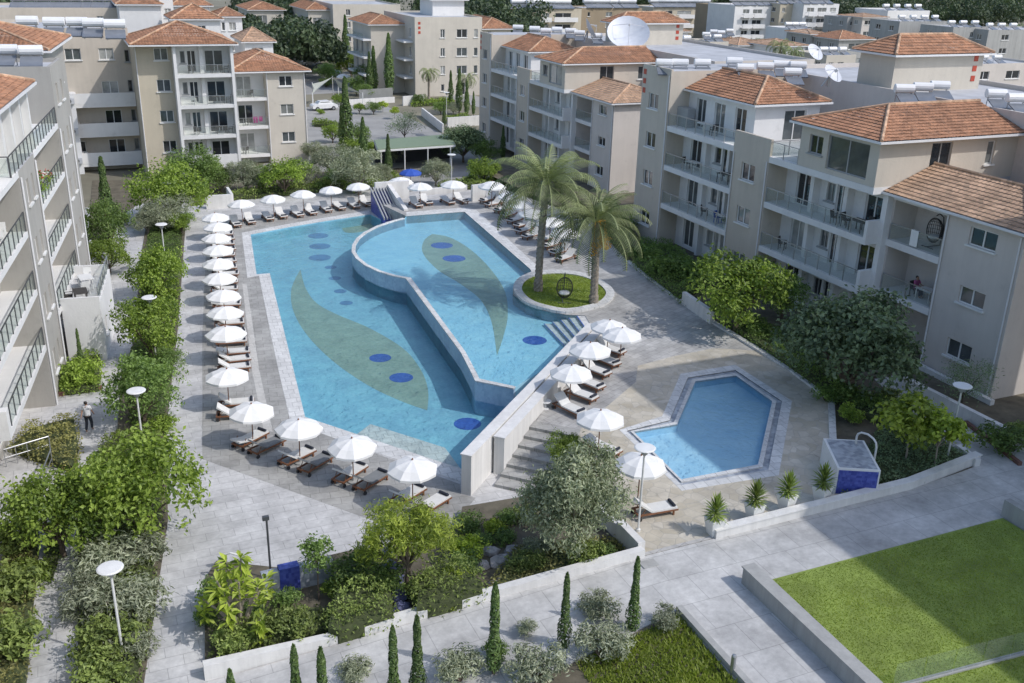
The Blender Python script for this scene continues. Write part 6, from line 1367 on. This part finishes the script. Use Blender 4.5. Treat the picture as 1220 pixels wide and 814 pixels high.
park(plain('car_white', (.7, .7, .7), .3), 386, 131, .1, 'white car parked beside the street wall'); park(plain('car_dark', (.04, .05, .07), .3), 380, 84, .2, 'dark car across the road behind the cream block'); park(plain('car_beige', (.42, .39, .33), .3), 482, 184, 1.2, 'beige car parked under the green canopy'); park(plain('car_silver', (.4, .42, .44), .3), 370, 78, .2, 'silver car across the road, left of the dark one')
# ================================================================ people
DG = None
def skinned(name, verts, edges, radii, m, parent, sub=1):
    """one continuous surface grown round a jointed skeleton"""
    me = bpy.data.meshes.new(name); me.from_pydata(verts, edges, []); o = bpy.data.objects.new(name, me); COL.objects.link(o)
    sm = o.modifiers.new('skin', 'SKIN'); sm.use_smooth_shade = True
    for i, q in enumerate(me.skin_vertices[0].data): q.radius = radii[i] if hasattr(radii[i], '__len__') else (radii[i],)*2; q.use_root = (i == 0)
    if sub: ss = o.modifiers.new('sub', 'SUBSURF'); ss.levels = ss.render_levels = sub
    bpy.context.view_layer.update(); dg = bpy.context.evaluated_depsgraph_get(); nm = bpy.data.meshes.new_from_object(o.evaluated_get(dg)); o.modifiers.clear(); old = o.data; o.data = nm; bpy.data.meshes.remove(old)
    nm.name = name; nm.materials.clear(); nm.materials.append(M[m] if isinstance(m, str) else m); nm.polygons.foreach_set('use_smooth', [True]*len(nm.polygons)); o.parent = parent
    return o
def person(label, loc, rz, pose='stand', shirt=(.7, .7, .72), legs=(.03, .035, .05), dress=None):
    t = thing('person', label, 'person', loc, rz); V = []; E_ = []; Rr = []
    def v(p, r, par=None):
        V.append(p); Rr.append(r); i = len(V)-1
        if par is not None: E_.append((par, i))
        return i
    sit = pose == 'sit'; hz = .5 if sit else .95                     # +y is forward
    pel = v((0, 0, hz), (.15, .11)); w = v((0, .01, hz+.18), (.13, .095), pel); ch = v((0, .0, hz+.40), (.16, .11), w); nk = v((0, .0, hz+.56), .055, ch); hd = v((0, .02, hz+.66), (.075, .085), nk); tp = v((0, .02, hz+.78), (.07, .08), hd)
    J = {}
    for s in (-1, 1):
        sh = v((s*.17, 0, hz+.50), .055, ch)
        if pose == 'stand': el = (s*.24, -.03, hz+.22); wr = (s*.25, .05, hz-.02); hn = (s*.25, .08, hz-.10)
        elif pose == 'walk': el = (s*.23, .05*s, hz+.22); wr = (s*.25, .18*s, hz+.02); hn = (s*.25, .23*s, hz-.05)
        else: el = (s*.24, .12, hz+.26); wr = (s*.16, .34, hz+.26); hn = (s*.13, .42, hz+.27)
        e = v(el, .043, sh); r_ = v(wr, .028, e); h = v(hn, (.034, .02), r_); J[s] = (sh, e, r_)
        d = (Vector(hn)-Vector(wr)).normalized(); sd = Vector((0, 1, 0)) if abs(d.y) < .6 else Vector((1, 0, 0))
        for k in range(4):
            b = Vector(hn)+sd*(.027-.018*k)+d*.02; L_ = (.05, .058, .054, .04)[k]; f1 = v(tuple(b), .0085, h); f2 = v(tuple(b+d*L_*.6), .008, f1); v(tuple(b+d*L_+Vector((0, 0, .008))), .007, f2)
        th = v(tuple(Vector(wr)*.4+Vector(hn)*.6+sd*.04), .01, h); v(tuple(Vector(hn)+sd*.05+d*.03), .009, th)
        hp = v((s*.09, 0, hz-.06), .085, pel)
        if sit: kn, an, to = (s*.11, .42, .5), (s*.11, .42, .09), (s*.12, .58, .04)
        elif pose == 'walk': kn, an, to = (s*.1, .10+.06*s, .5), (s*.1, -.02+.16*s, .09), (s*.11, .13+.16*s, .04)
        else: kn, an, to = (s*.1, .02, .5), (s*.1, -.02, .09), (s*.12, .13, .04)
        k_ = v(kn, .06, hp); a_ = v(an, .04, k_); v(to, .036, a_); J[s] += (hp, k_, a_)
    skinned('body', V, E_, Rr, 'skin', t)
    # clothing follows the body a little proud of it
    tv = [(0, 0, hz-.05), V[pel], V[w], V[ch], (0, 0, hz+.52)]; tr_ = [(.19, .15), (.19, .15), (.175, .14), (.2, .15), .085]; te = [(0, 1), (1, 2), (2, 3), (3, 4)]
    for s in (-1, 1):
        i = len(tv); tv += [V[J[s][0]], tuple(Vector(V[J[s][0]]).lerp(Vector(V[J[s][1]]), .8))]; tr_ += [.08, .066]; te += [(3, i), (i, i+1)]
    skinned('shirt', tv, te, tr_, plain(f'cloth_{shirt}', shirt, .9), t)
    tv = [(0, 0, hz+.06)]; tr_ = [(.18, .14)]; te = []
    for s in (-1, 1):
        i = len(tv); tv += [V[J[s][3]], V[J[s][4]], tuple(Vector(V[J[s][5]])+Vector((0, 0, .03)))]; tr_ += [.11, .085, .066]; te += [(0, i), (i, i+1), (i+1, i+2)]
    skinned('trousers', tv, te, tr_, plain(f'cloth_{legs}', legs, .9), t)
    skinned('hair', [(0, -.02, hz+.81), (0, -.055, hz+.71), (0, -.05, hz+.63)], [(0, 1), (1, 2)], [(.095, .1), (.1, .09), (.085, .07)], 'hair', t)
    b = MB(); b.lathe([(.004, -.02), (.016, -.01), (.012, .02), (.004, .03)], 6, (0, .112, hz+.69)); 
    for s in (-1, 1): b.lathe([(.004, -.025), (.014, 0), (.004, .03)], 6, (s*.078, .01, hz+.70))
    b.build('face', 'skin', t)
    return t
pp = G(107, 514, 0); person('person in a white shirt and dark trousers on the left path, seen from behind', (pp.x, pp.y, .004), -.35, 'walk')
pp = G(124, 407, 0); person('person in an orange top beside the corner of the white annex', (pp.x, pp.y, .004), .4, 'stand', (.55, .12, .04), (.03, .04, .08))
# ================================================================ balcony furniture
def chair_root(m, lab='chair'):
    t = thing('chair', lab, 'chair'); b = MB(); b.box(-.24, .24, -.24, .24, .42, .46); b.build('seat', m, t); b = MB(); b.add([(-.23, -.25, .46), (.23, -.25, .46), (.23, -.33, .9), (-.23, -.33, .9), (-.23, -.21, .46), (.23, -.21, .46), (.23, -.29, .9), (-.23, -.29, .9)], [(0, 1, 2, 3), (7, 6, 5, 4), (0, 4, 5, 1), (1, 5, 6, 2), (2, 6, 7, 3), (3, 7, 4, 0)]); b.build('backrest', m, t)
    for x in (-.21, .21):
        for y in (-.21, .21): b = MB(); b.box(x-.02, x+.02, y-.02, y+.02, 0, .42); b.build('leg', m, t)
        b = MB(); b.box(x-.025, x+.025, -.24, .2, .62, .65); b.box(x-.02, x+.02, .16, .2, .46, .62); b.build('armrest', m, t)
    return t
def table_root(m, lab='table'):
    t = thing('table', lab, 'table'); b = MB(); b.box(-.6, .6, -.4, .4, .70, .74); b.build('tabletop', m, t)
    for x in (-.52, .52):
        for y in (-.32, .32): b = MB(); b.box(x-.025, x+.025, y-.025, y+.025, 0, .70); b.build('leg', m, t)
    return t
M['wicker'] = mat('dark_wicker', (.05, .045, .04), .8, .3, 12, .3, world=False)
CH = {k: Proto(chair_root(m)) for k, m in (('dark', 'wicker'), ('white', 'trim'), ('blue', plain('blue_sling', (.03, .10, .42))))}; TB = {k: Proto(table_root(m)) for k, m in (('dark', 'wicker'), ('white', 'trim'))}
def onb(root, x, y, z): return root.matrix_basis @ Vector((x, y, z)) if False else (Matrix.Translation(root.location) @ Matrix.Rotation(root.rotation_euler.z, 4, 'Z') @ Matrix.Diagonal((*root.scale, 1))) @ Vector((x, y, z))
def furn(root, kind, x, y, z, rz, lab, tbl=False):
    p = onb(root, x, y, z); (TB if tbl else CH)[kind].put(p, root.rotation_euler.z+rz, lab, 'balcony chairs and tables')
bz = [z+.004 for z in FL4]
furn(Rroot, 'dark', 26.4, .75, bz[2], 0, 'dark table at the right end of the upper long balcony, right block', True); furn(Rroot, 'dark', 25.2, .8, bz[2], -1.4, 'dark chair left of the table on the upper long balcony'); furn(Rroot, 'dark', 24.4, .6, bz[2], -1.2, 'dark chair farther left on the upper long balcony'); furn(Rroot, 'dark', 26.4, 1.45, bz[2], 3.1, 'dark chair behind the table on the upper long balcony')
furn(Rroot, 'blue', 11.4, .8, bz[1], -1.2, 'bright blue chair on the first floor balcony of the right block'); furn(Rroot, 'dark', 12.9, .8, bz[1], 1.5, 'dark chair right of the blue chair on the balcony'); furn(Rroot, 'white', 12.15, .8, bz[1], 0, 'white table between the blue and the dark chair', True); furn(Rroot, 'dark', 9.4, .9, bz[1], -.8, 'dark chair alone left of the blue chair'); furn(Rroot, 'white', 7.2, .9, bz[2], .1, 'white table on the second floor balcony under the tiled roof', True); furn(Rroot, 'dark', 6.2, .9, bz[2], -1.3, 'dark chair beside the white table on the second floor'); furn(Rroot, 'dark', 11.8, .8, bz[2], .3, 'dark table right along the second floor balcony', True)
furn(Rroot, 'white', 8.0, 1.0, bz[3], 0, 'white table on the top terrace under the tiled roof', True); furn(Rroot, 'dark', 9.4, 1.0, bz[3], 1.4, 'dark chair on the top terrace under the tiled roof'); furn(Rroot, 'dark', 19.2, .9, bz[1], -1.0, 'dark chair on the lower long balcony, left end')
furn(Rroot, 'white', 31.4, 2.2, bz[1], 0, 'white table with people on the lower wing balcony', True); furn(Rroot, 'dark', 30.4, 2.3, bz[1], -1.5, 'dark chair at the left of the wing balcony table'); furn(Rroot, 'dark', 32.2, 2.4, bz[1], 1.5, 'dark chair at the right of the wing balcony table')
for x, y, r, c, lab in ((30.42, 2.3, -1.5, (.40, .10, .22), 'person in a pink top seated at the left of the wing balcony table'), (32.18, 2.45, 1.5, (.45, .05, .07), 'person in a red top seated at the right of the wing balcony table')):
    p = onb(Rroot, x, y, bz[1]-.02); person(lab, p, Rroot.rotation_euler.z+r, 'sit', c, (.05, .05, .07))
def egg_chair(loc, rz, lab):
    t = thing('hanging_chair', lab, 'hanging chair', loc, rz); b = MB()
    b.tube([(-.1, -.35, .03), (-.1, .75, .03)], .03, 6); b.tube([(-.45, -.3, .03), (.45, -.3, .03)], .03, 6); b.tube([(0, .7, .03), (0, .78, 1.0), (0, .6, 1.8), (0, .25, 2.05), (0, 0, 1.95)], .035, 7); b.build('stand', 'dark_steel', t)
    b = MB(); cz_ = 1.05
    for i in range(12):
        a = pi*i/12; b.tube([(.55*cos(a)*sin(x), .42*abs(sin(a)*sin(x))**.9*(1 if 1 else 0), cz_-.75*cos(x)*1.0) for x in [pi*k/10 for k in range(11)]], .016, 4)
    for k in range(1, 10):
        x = pi*k/10; b.tube([(.55*cos(a)*sin(x), .42*abs(sin(a)*sin(x))**.9, cz_-.75*cos(x)) for a in [pi*j/10 for j in range(11)]], .014, 4)
    b.tube([(.55*sin(x), 0, cz_-.75*cos(x)) for x in [2*pi*k/24 for k in range(25)]], .035, 6); b.build('basket', 'wicker', t)
    b = MB(); b.lathe([(.1, 0), (.36, .05), (.4, .13), (.34, .2), (.1, .22)], 12, (0, .14, .52)); b.build('cushion', 'mat_white', t); return t
p = onb(Rroot, 30.8, 2.5, bz[2]); egg_chair(p, Rroot.rotation_euler.z, 'dark hanging egg chair on the upper wing balcony')
p = G(672, 360, ZU+.08); egg_chair((p.x, p.y, ZU+.09), -.4, 'dark hanging egg chair with pale cushions on the round lawn')
# towel, grey cabinet, planters with flowers, kept plants
def ob(root, name, lab, cat, x, y, z, w, d, h, m, extra=None):
    p = onb(root, x, y, z); b = MB(); b.box(-w/2, w/2, -d/2, d/2, 0, h); b.box(-w/2-.02, w/2+.02, -d/2-.02, d/2+.02, h*.86, h*.9)
    if extra: extra(b)
    o = b.build(name, m, None, p); o.rotation_euler = (0, 0, root.rotation_euler.z); return tag(o, lab, cat)
p = onb(Rroot, 30.55, 1.3, bz[2]+.1); b = MB(); b.add([(-.3, -.03, 0), (.3, -.03, .0), (.3, -.04, .98), (-.3, -.04, .98), (.3, .09, .98), (-.3, .09, .98), (.3, .1, .5), (-.3, .1, .5)], [(0, 1, 2, 3), (3, 2, 4, 5), (5, 4, 6, 7)]); o = b.build('towel', 'fabric', None, p); o.rotation_euler = (0, 0, -pi/2); tag(o, 'white towel hanging over the railing below the egg chair', 'towel')
ob(Rroot, 'storage_cabinet', 'dark grey slatted cabinet at the left end of the top terrace', 'cabinet', 5.1, 1.2, bz[3], 1.5, .7, 1.5, 'frame_grey')
def pot(p, lab, s=1.0, lm='lf_mid', fl=None, grp='potted plants'):
    t = thing('potted_plant', lab, 'potted plant', p, 0, grp); b = MB(); b.lathe([(.14*s, 0), (.2*s, .35*s), (.22*s, .36*s), (.17*s, .37*s)], 12); b.build('pot', 'trim', t); r = random.Random(int(p[0]*7)); f = MB(); blob(f, (0, 0, .6*s), (.3*s, .3*s, .3*s), 12, 12, .12*s, .07*s, r, cs=.35); f.build('foliage', lm, t)
    if fl:
        g = MB()
        for i in range(14): d = rdir(r)*.3*s; g.lathe([(.005, -.03), (.045*s, 0), (.005, .03)], 6, (d.x, d.y, .66*s+abs(d.z)))
        g.build('flowers', fl, t)
for x, lab in ((18.0, 'left red flowering white planter on the corner terrace'), (18.9, 'right red flowering white planter on the corner terrace')): pot(onb(Rroot, x+.3, 4.4, bz[3]), lab, 1.4, fl='flower')
pot(onb(Rroot, 13.2, .3, bz[1]), 'potted plant at the right end of the first floor balcony', 1.0)
for i, s_ in enumerate((5.6, 6.6, 7.6, 8.6, 9.6)): pot(onb(Lroot, s_, .35, FLL[3]+.004), f'potted plant behind the upper railing of the left block, {ORD[i]} from the near end', 1.3, 'lf_bright' if i % 2 else 'lf_mid', 'flower' if i > 1 else None)
# annex terrace
furn(Lroot, 'white', 10.2, -1.0, 3.46, .3, 'white table on the annex roof terrace', True); furn(Lroot, 'white', 9.0, -1.1, 3.46, -1.3, 'white chair at the near side of the annex terrace table'); furn(Lroot, 'white', 11.4, -1.0, 3.46, 1.7, 'white chair at the far side of the annex terrace table'); furn(Lroot, 'dark', 7.4, -1.0, 3.46, .2, 'dark low table at the near end of the annex terrace', True); furn(Lroot, 'dark', 7.4, -.3, 3.46, .1, 'dark chair at the near end of the annex terrace')
# near balcony of L: white table
furn(Lroot, 'white', -3.2, .9, FLL[3]+.004, .2, 'white table on the near balcony of the left block', True); furn(Lroot, 'white', -1.8, .9, FLL[3]+.004, 1.6, 'white chair on the near balcony of the left block')
# balconies of BL
for i, z in enumerate(FB[1:]):
    w_ = ('second', 'third', 'top')[i]; furn(Broot, 'dark', 14.6, .8, z+.004, .1, f'dark table on the {w_} balcony of the white tower', True); furn(Broot, 'dark', 15.6, .8, z+.004, 1.5, f'dark chair right on the {w_} balcony of the white tower'); furn(Broot, 'white' if i == 1 else 'dark', 12.0, .8, z+.004, -.4, f'chair left on the {w_} balcony of the white tower')
for i, z in enumerate((1.2, 4.45, 7.65)): furn(Broot, 'dark', 18.0+i*.5, 7.1, z+.004, .4, f'dark chair on the {("lowest", "middle", "highest")[i]} balcony of the right part, back left block')
p = onb(Broot, 19.6, 6.9, 4.46); t = thing('clothes_rack', 'magenta towels on a drying rack on the middle balcony', 'drying rack', p); b = MB(); [b.tube([(x, y, 0), (x, y, .95)], .015, 4) for x in (-.6, .6) for y in (-.2, .2)]; [b.tube([(-.6, y, .95), (.6, y, .95)], .012, 4) for y in (-.2, .2)]; b.build('rack', 'steel', t)
b = MB(); b.box(-.55, -.05, -.23, -.20, .3, .98); b.build('towel', plain('magenta', (.45, .02, .22)), t); b = MB(); b.box(.1, .5, -.23, -.20, .45, .98); b.build('towel', plain('magenta', (.45, .02, .22)), t)
# air conditioners
for i, (r_, x, y, z, rz) in enumerate([(Broot, -.1, 6.4, 7.6, 0), (Broot, -.1, 6.4, 4.4, 0), (Broot, -.1, 6.4, 1.2, 0), (Broot, .9, 8.0, 7.45, 0), (Broot, .9, 8.3, 4.25, 0)]):
    p = onb(r_, x, y, z); t = thing('air_conditioner', f'grey air conditioner, {ORD[i]} from the top at the left end of the white balconies', 'air conditioner', p, rz, 'air conditioners'); b = MB(); b.box(-.42, .42, -.16, .16, 0, .6); b.build('casing', 'tank_grey', t); b = MB(); b.lathe([(.22, 0), (.22, .02), (.05, .03)], 14); o = b.build('fan_grille', 'dark_steel', t, (-.08, -.165, .3)); o.rotation_euler = (pi/2, 0, 0)
